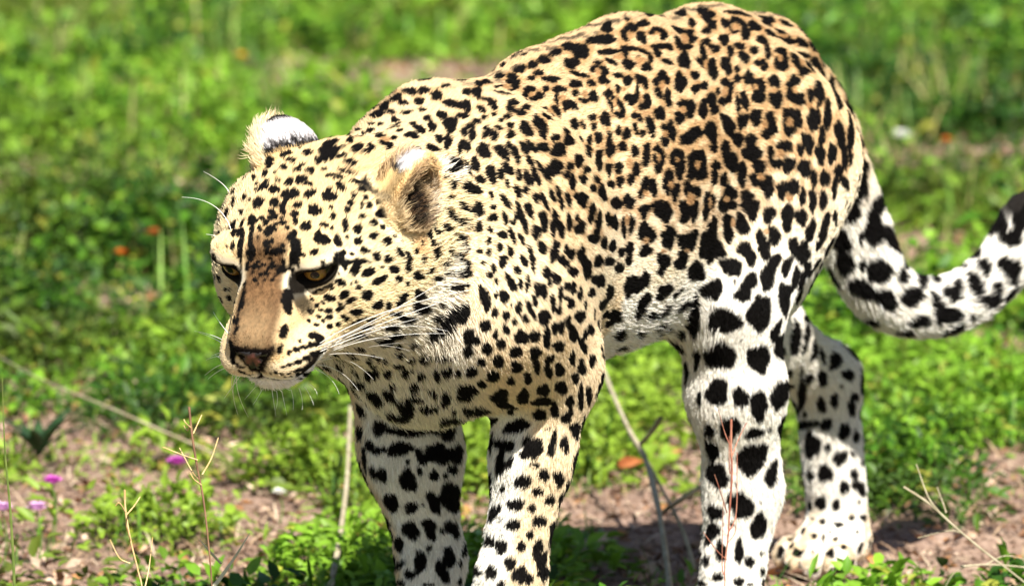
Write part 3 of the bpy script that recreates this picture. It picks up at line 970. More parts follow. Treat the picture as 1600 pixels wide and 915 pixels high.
852 640 6426 -43 36 -22 31 9 -23 0
701 668 6456 -65 11 15 21 50 -59 0
777 611 6488 -40 16 -3 27 18 -32 1
518 729 6467 -53 25 -4 30 20 -31 0
481 780 6432 -43 5 12 17 65 -71 0
577 800 6372 -33 6 7 21 54 -67 0
468 877 6329 -41 10 5 36 52 -79 0
554 901 6260 -63 32 -15 31 13 -31 0
505 817 6384 -19 9 -2 42 28 -47 1
1032 599 6398 -52 58 -46 53 8 -32 0
1115 590 6379 -42 15 -4 42 28 -43 0
1209 758 6214 -77 2 -9 97 64 -52 0
1066 780 6200 -37 3 5 20 35 -45 0
890 782 6261 -49 21 -4 34 23 -39 0
949 833 6174 -29 11 -2 31 21 -40 0
752 852 6234 -74 16 13 21 47 -70 0
11 1059 6230 -100 21 -10 45 29 -61 0
360 978 6236 -65 22 -6 23 15 -32 0
317 1014 6198 -35 11 -3 27 18 -41 0
443 1032 6106 -28 7 1 25 33 -74 0
377 1075 6057 -41 12 -4 22 14 -41 0
221 1080 6121 -71 10 10 7 48 -97 0
-443 1053 6278 -96 2 -10 39 26 -39 0
-547 1084 6216 -95 -1 -11 83 53 -87 0
-284 1124 6157 -106 -6 12 -6 28 -56 0
-408 1087 6222 -51 1 -6 32 20 -35 1
-55 1155 6059 -68 9 -3 32 29 -75 0
38 1131 6086 -56 11 -5 19 12 -33 0
-69 1179 6005 -49 7 -5 35 23 -67 0
93 1178 5952 -66 6 12 -15 25 -62 0
48 1159 6017 -36 7 -4 15 10 -30 1
-389 1208 5953 -204 -15 22 -19 19 -58 0
-288 1218 5929 -128 3 -14 26 17 -50 0
-507 1195 5975 -104 -2 -12 35 23 -58 0
-829 1171 5955 -148 -13 -18 54 35 -82 0
-827 1074 6183 -105 -7 -12 79 51 -78 0
-1086 995 6258 -71 -6 -8 76 49 -61 0
1797 1051 6240 -100 -20 -13 68 45 -28 0
1892 1147 6162 -143 -32 -19 90 60 -47 0
964 904 6064 -55 17 -5 42 28 -61 0
1372 950 6095 -79 -14 -10 73 49 -27 0
1144 906 6049 -65 -5 -8 65 43 -39 0
850 970 6004 -48 15 -4 56 37 -98 0
665 965 6108 -46 16 -4 30 20 -49 0
575 1012 6074 -54 18 -5 35 23 -62 0
704 1033 5956 -55 17 -5 23 15 -46 0
381 1139 5900 -58 15 -5 22 14 -54 0
235 1173 5895 -36 8 -4 17 11 -42 0
1338 1023 5999 -133 -29 -18 58 38 -26 0
2100 1223 6103 -47 -2 -6 44 30 -46 0
-2699 363 6983 -187 44 -40 70 39 -16 0
-3456 216 6840 -85 74 -33 86 45 -17 0
-3714 319 6766 -81 32 -32 75 36 -15 0
-4049 336 6627 -92 20 -46 87 36 -15 0
-4199 372 6466 -54 9 -35 140 51 -18 0
-4392 359 6280 -146 -47 12 -80 23 -80 0
-4823 314 5970 -43 24 -54 95 31 -7 0
-4906 354 5815 -85 -23 -2 9 44 -86 0
-2265 258 7001 -46 25 -3 71 45 -27 0
-2101 373 6923 -55 20 -4 72 46 -36 0
-2284 430 6918 -59 23 -4 66 42 -37 0
-2488 476 6920 -63 62 -34 79 34 -28 0
-2419 606 6823 -70 8 5 90 85 -74 0
-2291 534 6850 -20 44 -27 62 18 -24 0
-2364 511 6880 -47 18 -4 44 28 -27 1
-2689 565 6858 -89 26 -33 131 64 -26 0
-3264 336 6812 -152 -7 -16 85 54 -25 0
-2965 599 6749 -101 26 -44 148 67 -27 0
-2861 555 6821 -62 -6 -7 48 30 -15 1
-2040 564 6776 -30 47 -32 84 23 -34 0
-1803 596 6703 -74 18 -6 48 31 -39 0
-1985 686 6662 -54 12 6 42 45 -49 0
-2156 697 6700 -32 48 -27 55 16 -27 0
-2076 802 6596 -77 7 20 23 52 -50 0
-2274 808 6650 -33 36 -19 59 21 -31 0
-2525 757 6731 -18 60 -40 76 23 -21 0
-2444 873 6636 -52 5 4 80 78 -75 0
-2182 920 6530 -62 26 -5 31 20 -29 0
-2227 966 6500 -43 16 -3 57 36 -56 0
-2245 901 6568 -25 10 -2 19 12 -16 1
-2669 905 6615 -136 -9 -15 59 37 -21 0
-2612 984 6553 -72 -2 -1 93 75 -67 0
-2473 1051 6471 -101 24 -9 45 28 -39 0
-2432 1000 6518 -39 10 -3 56 35 -47 0
-2532 981 6552 -38 7 -3 40 25 -27 1
-3442 445 6691 -80 36 -48 63 24 -15 0
-3377 528 6618 -161 3 -48 88 41 -20 0
-3432 472 6665 -100 -7 -11 29 18 -14 1
-3739 512 6562 -112 16 -53 76 25 -23 0
-4077 445 6476 -92 14 -69 101 35 -11 0
-2830 989 6512 -118 -28 0 84 82 -55 0
-3637 596 6438 -143 -16 -39 62 27 -20 0
-3124 992 6406 -97 -23 0 105 102 -69 0
-2807 1123 6385 -78 13 -26 100 43 -30 0
-2765 1084 6433 -65 -13 3 31 47 -44 0
-2941 1008 6465 -70 -8 -8 76 47 -26 1
-3914 569 6333 -147 -36 -18 40 25 -50 0
-4100 532 6217 -128 -35 2 -100 -5 -114 0
-1784 759 6531 -72 18 3 65 60 -79 0
-1523 743 6513 -86 6 -9 126 81 -91 0
-1884 838 6490 -42 10 8 18 28 -34 0
-1794 895 6394 -51 22 -4 36 23 -40 0
-1939 954 6392 -61 21 4 42 44 -74 0
-1594 860 6377 -67 12 -6 38 24 -35 0
-1587 929 6282 -48 9 -5 94 60 -104 0
-1383 981 6206 -116 -9 -13 48 31 -44 0
-1355 925 6306 -53 -4 -6 41 26 -30 0
-1489 925 6282 -53 1 -6 52 33 -47 1
-2016 1034 6325 -73 29 -6 34 22 -50 0
-1941 1083 6199 -81 20 15 6 38 -74 0
-2037 1076 6271 -30 12 -2 42 27 -67 0
-1956 1032 6296 -29 12 -2 15 10 -23 1
-2228 1098 6336 -80 15 13 16 38 -61 0
-2139 1176 6158 -95 37 -8 38 24 -71 0
-2154 1133 6244 -38 15 -3 14 9 -24 1
-2522 1182 6318 -42 36 -39 76 13 -33 0
-2361 1208 6227 -54 13 2 38 43 -84 0
-2431 1284 6133 -97 14 20 1 37 -64 0
-2450 1229 6229 -42 13 -4 25 16 -33 1
-2630 1311 6151 -62 3 3 29 41 -65 0
-2848 1294 6180 -94 -5 -3 100 87 -101 0
-2538 1358 6053 -43 12 -4 15 10 -23 1
-1623 1015 6147 -40 9 -4 53 34 -83 0
-1737 1030 6173 -47 13 2 35 45 -101 0
-1098 1024 6205 -79 -7 -9 105 67 -93 0
-1100 1056 6143 -80 -8 -9 40 25 -39 0
-1801 1131 5990 -66 23 -6 37 24 -95 0
-1596 1087 5972 -69 16 -15 61 20 -82 0
-1963 1201 5958 -72 30 -6 26 16 -66 0
-1962 1235 5869 -57 25 -5 31 20 -87 0
-1877 1224 5804 -65 28 -5 16 10 -49 0
-1891 1192 5910 -33 14 -3 14 9 -38 1
-2239 1285 6007 -80 32 -7 20 13 -43 0
-2315 1346 5929 -60 23 -5 36 23 -83 0
-2179 1335 5833 -72 30 -6 25 16 -66 0
-2150 1287 5925 -33 14 -3 39 25 -95 0
-2195 1313 5903 -42 17 -3 17 11 -42 1
-2505 1422 5904 -79 26 -1 34 33 -104 0
-2599 1429 5941 -36 8 -3 52 33 -84 0
-2771 1451 5941 -73 9 -7 103 65 -132 0
-2740 1362 6086 -41 5 -4 63 39 -64 0
-3290 1239 6091 -135 -29 -9 185 145 -116 0
-4485 440 6017 -104 -24 -13 93 58 -80 0
-4882 419 5688 -180 -50 1 -54 15 -91 0
-2864 1557 5717 -81 3 -3 41 53 -156 0
-3138 1530 5721 -104 -20 -13 165 102 -159 0
-2566 1504 5728 -44 12 -4 38 24 -105 0
-1280 1102 5963 -150 -23 -2 1 35 -103 0
-1421 1131 5793 -128 -5 -15 25 16 -65 0
-1652 1161 5751 -82 24 -8 19 13 -70 0
-854 1191 5881 -88 -9 -11 75 48 -133 0
-1094 1189 5744 -108 -15 -14 27 17 -69 0
-2048 1343 5665 -78 40 -19 28 6 -54 0
-2350 1456 5676 -68 22 4 13 31 -105 0
1419 1077 5983 -122 -28 -16 94 62 -47 0
1865 1255 5952 -111 -21 -15 72 48 -67 0
2116 1308 5924 -74 -3 -9 33 22 -47 0
2229 1342 5852 -68 1 -8 23 15 -40 0
2160 1368 5766 -73 -2 -9 39 26 -73 0
1740 1268 5841 -106 -24 -14 38 25 -38 0
1901 1332 5768 -110 -18 -14 28 19 -41 0
1220 1072 5853 -143 -35 -19 136 89 -81 0
881 1000 5926 -80 22 -7 30 20 -58 0
707 1045 5927 -55 17 -5 12 8 -25 0
562 1099 5888 -56 16 -5 24 16 -59 0
1029 1074 5742 -82 -7 -10 45 30 -57 0
843 1082 5740 -62 13 -6 25 17 -67 0
1077 1137 5598 -106 -23 -14 32 21 -41 0
867 1118 5602 -69 8 -8 19 13 -59 0
674 1109 5776 -46 12 -4 23 15 -68 1
602 1146 5707 -58 15 -6 20 13 -69 0
699 1146 5611 -60 14 -6 14 9 -60 0
1529 1256 5709 -94 -13 -46 82 30 -12 0
1438 1269 5566 -124 -36 -11 13 31 -101 0
1693 1320 5645 -105 -23 -14 23 15 -35 0
425 1158 5813 -59 15 -6 32 21 -94 0
240 1176 5883 -61 14 -6 13 9 -34 0
196 1211 5791 -45 9 -5 25 16 -77 0
271 1217 5710 -62 13 -6 23 15 -86 0
309 1189 5793 -34 8 -3 17 11 -51 0
246 1201 5796 -25 5 -2 11 7 -34 1
517 1198 5540 -58 14 -14 32 5 -75 0
594 1196 5442 -44 9 -5 8 5 -53 0
399 1229 5493 -63 12 -3 1 12 -103 0
507 1213 5450 -40 8 -4 4 3 -28 1
2314 1418 5613 -50 -1 1 -8 22 -84 0
2039 1404 5587 -148 -18 -19 29 19 -66 0
2012 1417 5506 -64 -9 -8 12 8 -33 0
2377 1472 5379 -57 0 -7 28 18 -92 0
2172 1470 5300 -123 -10 -16 16 11 -71 0
2213 1457 5410 -48 -3 -6 11 7 -37 0
1814 1391 5444 -98 -18 -13 21 14 -58 0
1885 1417 5358 -78 -14 -11 14 9 -51 0
1678 1380 5303 -94 -19 -13 25 17 -102 0
1834 1425 5140 -159 -31 -23 5 3 -56 0
1757 1406 5208 -92 -18 -13 6 4 -43 0
1059 1184 5398 -157 -35 -22 31 20 -63 0
783 1171 5381 -95 13 -10 14 9 -78 0
551 1222 5277 -90 14 19 -28 9 -52 0
569 1222 5225 -64 11 -7 3 2 -44 0
267 1270 5228 -141 19 18 -57 11 -116 0
316 1260 5305 -66 11 -7 3 2 -53 0
1380 1305 5277 -112 -31 -16 23 15 -67 0
1179 1247 5212 -141 -39 -21 23 15 -76 0
923 1197 5123 -66 -5 -9 11 7 -97 0
776 1197 5141 -63 6 -7 7 5 -97 0
843 1189 5202 -43 1 -5 7 5 -53 1
1554 1368 5055 -100 -24 -15 2 1 -62 0
1274 1289 4978 -140 -39 -21 -1 0 -63 0
990 1209 4873 -97 -16 -14 -5 -3 -51 0
1709 1397 4882 -121 -27 -18 -9 -6 -69 0
1371 1312 4831 -179 -49 -27 -10 -7 -55 0
809 1199 4876 -69 2 -9 -7 -4 -91 0
813 1190 4750 -70 1 -9 -9 -6 -56 0
1023 1200 4706 -142 -29 -21 -18 -12 -61 0
562 1230 5045 -118 17 1 -23 4 -91 0
456 1244 4979 -77 10 -9 -3 -2 -76 0
540 1226 4835 -97 11 -11 -8 -5 -77 0
547 1231 4944 -54 7 -6 -1 -1 -33 1
175 1265 5523 -79 13 -8 16 11 -123 0
115 1268 5570 -53 8 -6 11 8 -70 0
51 1290 5411 -77 9 -17 30 1 -85 0
126 1275 5491 -38 6 -4 4 3 -35 1
-50 1245 5793 -111 14 -12 20 13 -60 0
18 1247 5756 -68 10 -7 23 15 -77 0
-55 1274 5659 -85 9 -9 24 16 -104 0
-34 1256 5741 -28 3 -3 6 4 -21 1
-373 1270 5730 -137 -2 -16 23 15 -69 0
-299 1287 5650 -118 -1 -14 33 22 -130 0
-499 1276 5662 -91 -5 -11 34 22 -121 0
-402 1297 5548 -160 -6 -19 10 7 -62 0
-388 1284 5648 -56 -1 -7 10 6 -38 1
-172 1307 5413 -93 4 -11 3 2 -72 0
-351 1309 5365 -79 -4 -10 1 1 -54 0
-138 1307 5200 -126 4 -15 -4 -2 -91 0
-287 1308 5182 -96 -2 -12 -8 -5 -110 0
-96 1302 5114 -94 3 -11 -4 -2 -55 0
-215 1310 5300 -81 2 -10 -1 0 -54 1
184 1271 4912 -114 7 -38 36 -9 -73 0
133 1280 4978 -89 7 -10 -8 -5 -83 0
136 1271 4869 -75 5 -9 -10 -6 -65 0
200 1239 4676 -117 5 -15 -24 -15 -95 0
224 1213 4559 -69 2 -9 -18 -12 -54 0
237 1254 4790 -60 4 -7 -4 -2 -22 1
-135 1278 4836 -118 -1 -15 -21 -13 -94 0
-271 1277 4837 -98 -3 -13 -26 -16 -114 0
-343 1284 4901 -72 -3 -9 -11 -7 -57 0
-134 1237 4615 -121 -3 -16 -28 -18 -78 0
-160 1252 4686 -86 -2 -11 -21 -13 -67 0
-210 1263 4744 -52 -1 -7 -6 -4 -23 1
-584 1289 5217 -72 -7 -9 -9 -5 -129 0
-537 1287 5095 -63 -6 -8 -7 -4 -65 0
-643 1282 5209 -40 -4 -5 -4 -2 -55 1
723 1145 4465 -113 7 -20 -25 -27 -114 0
600 1159 4468 -103 7 -13 -35 -22 -97 0
487 1180 4510 -92 4 -21 -7 -24 -101 0
27 1151 4338 -110 12 27 -100 -27 -71 0
93 1118 4263 -89 -4 -12 -36 -23 -52 0
350 1126 4306 -96 1 -13 -29 -18 -51 0
-520 1183 4470 -156 -14 -21 -64 -40 -121 0
-591 1243 4739 -102 -11 -14 -51 -32 -155 0
-734 1237 4776 -135 -11 -18 -42 -26 -190 0
-819 1188 4230 -89 72 -5 -12 -7 -94 0
2526 1538 5121 -66 -6 -9 25 17 -48 0
2431 1537 5056 -84 -14 -12 25 17 -57 0
2199 1498 5023 -104 -16 -15 11 7 -77 0
2476 1588 4889 -155 -40 -23 32 21 -47 0
2625 1594 4997 -85 -10 -12 28 19 -39 0
2045 1470 4860 -141 -34 -21 2 2 -124 0
2752 1699 4776 -80 -11 -11 33 22 -43 0
2596 1668 4736 -119 -33 -18 43 29 -53 0
2378 1607 4649 -110 -31 -17 35 24 -64 0
1770 1394 4694 -131 -34 -20 -12 -8 -56 0
1580 1344 4647 -145 -36 -22 -27 -18 -73 0
1872 1419 4576 -139 -39 -22 0 0 -53 0
1177 1184 4456 -161 -42 -25 -65 -43 -102 0
2819 1734 4666 -71 -6 -10 7 5 -25 0
-805 1224 5777 -100 -10 -12 14 9 -34 0
-1080 1198 5706 -122 -17 -15 27 17 -78 0
-1207 1193 5573 -153 -26 2 -74 -2 -112 0
-807 1255 5588 -104 -12 -13 10 7 -49 0
-749 1271 5478 -91 -11 -12 7 5 -81 0
-982 1240 5411 -97 -15 -13 3 2 -63 0
-1425 1186 5428 -95 9 -10 24 16 -115 0
-1629 1187 5615 -125 40 -11 20 13 -79 0
-1690 1244 5474 -58 35 -39 54 -7 -55 0
-1603 1247 5338 -66 27 -6 18 11 -67 0
-1724 1323 5265 -81 39 0 20 24 -106 0
-1682 1272 5367 -35 17 -3 9 6 -32 1
-1865 1285 5595 -43 20 -3 22 15 -79 0
-1903 1337 5484 -57 35 -26 32 0 -45 0
-2038 1405 5465 -80 36 -6 22 14 -74 0
-2051 1352 5643 -80 36 -6 11 7 -35 0
-1973 1336 5587 -49 23 -4 10 7 -35 1
-2224 1493 5413 -83 30 -7 25 16 -88 0
-2229 1435 5611 -42 17 -4 20 13 -61 0
-2344 1482 5592 -35 13 -3 16 10 -49 0
-2479 1538 5535 -67 19 -6 27 18 -97 0
-2661 1577 5526 -75 14 -8 24 15 -98 0
-2319 1553 5287 -43 12 -4 22 14 -98 0
-2490 1592 5274 -78 12 -8 14 9 -86 0
-2652 1616 5160 -58 2 -13 39 1 -114 0
-2744 1613 5334 -72 6 -24 49 1 -64 0
-2869 1610 5468 -57 4 -6 16 11 -127 0
-2984 1616 5455 -50 -1 -6 9 6 -82 0
-2864 1616 5191 -89 -4 5 -60 -7 -78 0
-1932 1429 5240 -83 38 -7 15 10 -53 0
-1873 1424 5173 -49 23 -4 17 11 -61 0
-2031 1476 5223 -63 26 -5 23 15 -88 0
-1951 1472 5121 -41 17 -4 10 7 -39 1
-2126 1535 5115 -46 14 -4 18 12 -85 0
-2261 1578 5056 -65 14 -7 15 10 -105 0
-2433 1606 5047 -66 7 -7 6 4 -110 0
-1139 1216 5245 -172 -23 -22 0 0 -73 0
-992 1235 5145 -133 -20 -18 -8 -4 -93 0
-1177 1216 5112 -100 -3 -12 6 4 -54 0
-1054 1228 5192 -62 -9 -8 -2 -1 -30 1
-689 1278 5222 -62 -7 -8 -5 -3 -74 0
-1448 1239 5163 -79 25 -8 20 13 -79 0
-1474 1277 5053 -88 46 -38 47 1 -63 0
-1467 1301 4963 -50 22 -4 16 10 -52 0
-1393 1241 5087 -69 21 -7 9 6 -35 0
-1663 1395 4957 -57 32 -15 46 9 -93 0
-1873 1496 4912 -70 25 -3 23 24 -142 0
-2067 1557 4893 -79 20 -8 13 9 -94 0
-2208 1588 4731 -85 6 -21 34 -6 -108 0
-2527 1600 4822 -78 -5 -16 10 -8 -72 0
-2480 1585 4698 -92 -10 -21 16 -21 -127 0
-2422 1559 4545 -75 -12 -16 -6 -15 -57 0
-1074 1227 4970 -104 -1 -13 4 3 -63 0
-1078 1236 4823 -90 11 -10 13 9 -86 0
-1306 1265 4889 -85 27 1 17 30 -108 0
-1182 1234 4920 -29 3 -3 10 6 -53 1
-786 1249 4934 -76 -10 -10 -22 -14 -113 0
-1476 1405 4731 -60 22 3 20 30 -76 0
-1471 1463 4609 -66 27 -11 60 27 -100 0
-1651 1467 4734 -75 26 -7 36 23 -95 0
-1577 1416 4794 -28 12 -2 12 8 -31 1
-1906 1555 4599 -86 11 -10 11 7 -87 0
-2080 1565 4487 -134 -4 -36 34 -9 -95 0
-2103 1572 4558 -82 3 -10 -10 -6 -76 0
-873 1227 4666 -123 12 -15 -2 -1 -92 0
-783 1222 4658 -65 2 -8 -14 -9 -94 0
-1238 1354 4630 -80 33 12 14 37 -84 0
-1267 1411 4548 -59 26 4 22 33 -85 0
-1025 1317 4470 -104 67 -7 23 15 -87 0
-1556 1538 4476 -57 19 -27 85 8 -72 0
-1403 1549 4331 -88 28 -28 88 15 -120 0
-1741 1574 4401 -79 5 -32 97 11 -78 0
-2281 1506 4309 -125 -30 -26 -32 -34 -80 0
-2242 1456 4161 -169 -41 -35 -75 -76 -163 0
-2870 1273 4176 -125 -30 -29 -66 -87 -170 0
-3027 1066 3938 -132 -27 -20 -134 -82 -138 0
-1168 1463 4299 -43 35 -39 76 -25 -82 0
-1097 1434 4178 -82 63 -31 27 -16 -104 0
-858 1221 4237 -54 47 -3 -7 -4 -102 0
-1697 1591 4132 -160 -18 -29 8 -6 -110 0
-2535 1244 3956 -122 -21 -18 -138 -85 -119 0
-1291 1546 4108 -104 42 -10 -1 -1 -37 0
-1025 1361 4309 -12 10 -1 3 2 -25 0
-4956 387 4501 -84 91 -24 -10 -28 -117 0
-4995 278 4159 -7 111 66 -59 60 -144 0
-5058 488 4859 -95 20 -10 1 2 -210 0
-5098 483 5007 -110 0 -13 17 11 -93 0
-5145 466 3889 -25 41 0 -11 -6 -79 0
-5102 478 4202 -21 20 -1 -9 -5 -78 0
-2732 1580 4814 -68 -12 -9 -37 -22 -81 0
2927 1502 5190 -60 5 15 -11 39 -66 0
2803 1440 5371 -42 7 6 -2 20 -48 0
2675 1469 5349 -48 5 0 11 26 -83 0
2541 1484 5325 -65 2 -5 15 18 -75 0
2764 1547 5138 -78 10 -18 89 38 -89 0
3018 1624 4949 -61 10 1 25 31 -63 0
3038 1669 4859 -33 7 -4 29 20 -47 0
2917 1670 4878 -75 -1 5 2 26 -55 0
3186 1656 4791 -70 25 4 9 20 -66 0
3141 1676 4778 -37 13 -4 25 17 -74 0
2924 1728 4719 -41 2 -5 30 20 -91 0
3060 1727 4649 -43 8 -2 5 12 -86 0
2980 1746 4562 -50 4 -6 3 2 -52 0
3183 1705 4515 -79 27 10 -23 7 -73 0
2682 1587 5034 -76 -4 -10 33 22 -47 0
1328 1206 4357 -169 -37 10 -126 -46 -75 0
2715 1723 4595 -100 -20 -15 8 5 -51 0
797 1010 4143 -155 -18 -63 11 -41 -73 0
824 965 4070 -64 23 25 -78 -24 -52 0
379 1077 4202 -107 -12 -38 6 -64 -128 0
2416 1640 4415 -194 -55 -31 -2 -1 -71 0
1978 1476 4200 -156 -44 -25 7 5 -61 0
2218 1562 4187 -121 -34 -20 -11 -7 -73 0
461 855 3885 -107 -6 -15 -125 -81 -97 0
99 855 3872 -79 -8 -11 -87 -56 -62 0
3019 1730 4382 -60 6 -8 -16 -11 -70 0
2911 1731 4367 -60 -3 -8 -24 -16 -75 0
3115 1690 4287 -59 13 -7 -37 -24 -109 0
2789 1731 4421 -72 -10 -11 -16 -11 -74 0
2615 1678 4270 -109 -22 -5 -122 -48 -123 0
2269 1566 4088 -107 -27 -4 -140 -53 -116 0
2858 1668 4162 -117 -4 -16 -48 -32 -80 0
3398 1497 4158 -66 50 -4 -27 -18 -67 0
3188 1595 4121 -74 24 -8 -54 -36 -99 0
3056 1526 3966 -59 13 -7 -78 -52 -95 0
2910 1606 4040 -59 3 -8 -38 -25 -52 0
2919 1559 3967 -60 6 -8 -85 -56 -105 0
2641 1530 3873 -105 -3 -15 -78 -52 -96 0
2470 1573 3976 -91 -14 -14 -59 -39 -92 0
2182 1498 3840 -109 -13 -17 -47 -31 -107 0
3294 1437 3981 -62 37 -5 -59 -40 -82 0
3468 1356 4060 -23 26 -1 -41 -28 -78 0
3094 1427 3873 -51 18 -5 -41 -27 -44 0
2788 1503 3856 -71 5 -9 -57 -38 -65 0
2277 1477 3763 -87 -5 -13 -19 -13 -31 0
4253 244 4096 -17 26 0 -92 -65 -58 0
4376 372 4186 -26 11 -2 -62 -43 -39 0
4222 338 4117 -17 13 -1 -66 -46 -45 0
3921 -200 3964 31 64 10 -55 -39 -40 0
3864 -7 3877 -66 41 -56 -107 -118 -77 0
3923 97 3921 25 57 21 -123 -59 -86 0
3872 220 3909 -59 7 -42 -42 -68 -50 0
3910 373 3998 -67 31 -24 -42 -41 -47 0
4132 355 4089 -24 17 -2 -55 -39 -39 0
3883 512 4069 -37 34 -2 -46 -32 -55 0
3790 627 4074 -34 56 1 -41 -28 -65 0
3725 835 4102 -44 137 -6 -24 -21 -49 0
3768 369 3889 -26 45 1 -42 -29 -54 0
3764 451 3933 -13 21 0 -24 -17 -33 0
3665 499 3860 -25 46 1 -40 -28 -61 0
3604 657 3876 -13 38 2 -59 -41 -83 0
3599 781 3914 -30 56 -16 -41 -45 -61 0
3564 897 3910 -9 40 2 -36 -24 -46 0
3534 1040 3928 -25 71 3 -50 -34 -66 0
3575 1183 4052 -23 47 1 -29 -20 -55 0
3610 1280 4205 -26 45 1 -21 -14 -65 0
3680 1087 4162 -19 54 2 -29 -20 -76 0
3687 1196 4295 -18 40 1 -10 -7 -46 0
3729 1121 4330 -16 41 2 -17 -11 -82 0
3576 -357 3688 64 145 -7 -84 -78 -61 0
3688 156 3718 -23 40 -16 -32 -38 -45 0
3604 371 3715 -31 45 -10 -35 -35 -60 0
3577 459 3738 -7 12 0 -11 -7 -16 0
3499 499 3678 -37 20 -25 -14 -29 -32 0
3606 55 3607 -54 58 -58 -41 -63 -53 0
3537 -163 3549 -34 90 -62 -86 -99 -68 0
2576 -1042 3359 34 67 11 -71 -50 -58 0
3520 313 3584 -47 94 -3 -30 -23 -45 0
3343 582 3586 -40 47 -1 -72 -50 -95 0
3447 516 3637 -7 27 11 -47 -12 -54 0
2506 -963 3252 -18 44 -31 -37 -53 -43 0
2387 -1177 3141 62 91 40 -4 52 -74 0
2438 -882 3140 -2 46 4 -13 -10 -28 0
3356 379 3460 -50 92 11 -45 -27 -53 0
3308 -26 3326 -9 141 -9 -100 -79 -66 0
3347 -104 3360 25 71 11 -95 -66 -65 0
2396 -923 2985 -6 103 -6 -10 -24 -84 0
2276 -617 2953 -208 267 -16 -1 -3 -46 0
2070 -458 2992 -234 98 -25 1 1 -108 0
1866 -403 2931 -157 11 -22 25 17 -103 0
3155 547 3430 -30 22 -2 -36 -25 -36 0
2784 409 3258 -59 13 -7 -65 -45 -42 0
3294 812 3671 -76 95 -13 -123 -93 -115 0
3348 1039 3780 -24 46 1 -67 -46 -56 0
3397 1187 3871 -30 43 0 -68 -46 -76 0
2881 666 3395 -204 41 -33 -120 -85 -79 0
2296 437 3196 146 195 41 -41 -28 -59 0
2280 441 3148 71 91 19 -9 -6 -38 0
2377 -945 2737 3 132 14 -4 -3 -46 0
2329 -709 2771 -56 124 4 -3 -2 -91 0
2364 -1075 2776 17 67 9 -7 -5 -74 0
2288 -1257 2873 65 89 18 -12 -9 -93 0
2305 -1182 2611 30 56 14 -22 8 -146 0
2033 -419 2701 -153 68 -16 0 0 -127 0
1759 -370 2656 -159 -12 -18 -27 -6 -131 0
2192 -525 2679 -41 41 25 -35 26 -93 0
2279 -637 2627 -13 21 0 -4 -3 -37 0
2186 -550 2522 -18 23 13 -27 8 -53 0
2047 -463 2463 -42 30 20 -46 3 -69 0
1905 -412 2448 -43 9 -6 -11 -8 -39 0
1815 -387 2500 -90 3 -13 -17 -12 -67 0
2321 -954 2456 -17 71 -54 -25 -66 -59 0
2235 -669 2416 -55 96 1 -41 -29 -127 0
2312 -1070 2478 23 57 22 -21 15 -70 0
3607 1276 4193 -24 42 1 -16 -11 -47 0
3487 1334 4062 -42 51 -1 -41 -27 -78 0
3389 1212 3879 -31 71 16 -72 -36 -74 0
3190 1292 3811 -37 25 -3 -71 -48 -67 0
3037 1401 3825 -43 25 4 -95 -50 -84 0
3008 1037 3597 -59 70 -2 -182 -123 -130 0
2814 1194 3584 -80 19 -20 -155 -124 -130 0
2671 1349 3649 -97 19 -12 -103 -69 -96 0
2419 1402 3645 -112 5 -15 -91 -60 -99 0
2235 1458 3712 -78 1 -11 -37 -25 -68 0
2037 1396 3482 -57 9 -7 -75 -49 -158 0
1896 1408 3481 -65 -5 -10 -88 -58 -143 0
2378 1108 3326 -74 33 -48 -22 -55 -67 0
2292 1236 3380 -42 25 -4 -75 -50 -123 0
2172 1348 3462 -56 16 -6 -47 -31 -85 0
2114 1269 3267 -72 26 -8 -34 -22 -70 0
2101 1312 3341 -39 12 -5 -36 -23 -70 0
2558 867 3365 -12 43 2 -71 -48 -51 0
1897 1240 3089 -105 -16 -17 -54 -35 -137 0
1712 1186 3111 -96 -25 -17 -74 -49 -124 0
1692 1195 3156 -52 -13 -9 -65 -43 -86 0
2418 843 3180 -15 154 50 -14 17 -83 0
2266 1128 3159 -24 22 -1 -3 -2 -22 0
2221 1162 2994 -40 25 -10 26 -7 -147 0
2080 1220 2970 -67 14 -9 0 0 -107 0
2430 679 2968 38 159 -8 8 -17 -70 0
2369 1019 2966 -47 87 -56 44 -45 -106 0
2419 947 2886 -28 66 3 4 3 -53 0
2454 665 2773 17 70 1 6 -29 -161 0
1790 1146 2705 -155 -43 -32 -14 -24 -148 0
1756 1138 2755 -111 -30 -20 -49 -32 -146 0
1796 1171 2793 -78 -22 -17 17 -11 -133 0
2368 1050 2782 -35 44 -1 0 0 -32 0
2301 1110 2670 -59 45 -4 -8 -5 -73 0
2123 1181 2606 -90 16 -12 -25 -17 -92 0
2431 934 2602 -40 89 3 -6 -4 -76 0
2333 1047 2490 -52 49 10 -13 1 -46 0
1850 1098 2486 -120 -33 -29 -35 -43 -108 0
2466 787 2787 -1 39 -8 8 -31 -86 0
2460 701 2510 6 40 -6 -4 -25 -54 0
2155 -947 2143 55 126 73 -55 34 -92 0
2086 -733 2098 -31 66 2 -39 -27 -87 0
1945 -539 2160 -46 44 34 -118 1 -138 0
1635 -483 2151 -284 -48 -4 -189 -67 -183 0
1890 -1182 1898 79 100 40 18 62 -80 0
1840 -1164 1763 57 74 25 -11 23 -95 0
2024 -1236 2161 42 56 18 -89 -22 -143 0
1992 -809 1828 -8 105 43 -42 14 -105 0
1893 -624 1849 -54 60 20 -52 2 -126 0
1772 -552 1813 -35 15 -4 -7 -5 -37 0
1607 -518 1807 -123 0 14 -84 0 -117 0
1912 -1019 1639 59 117 39 -6 22 -81 0
1901 -745 1479 -23 72 11 -19 0 -133 0
1866 -653 1637 -21 28 0 -3 -2 -47 0
1687 -515 1518 -72 30 9 -37 16 -134 0
1754 -556 1377 -59 44 14 -36 18 -138 0
1406 -514 1553 -81 -24 -16 40 27 -81 0
1534 -484 1422 -40 0 -6 0 0 -41 0
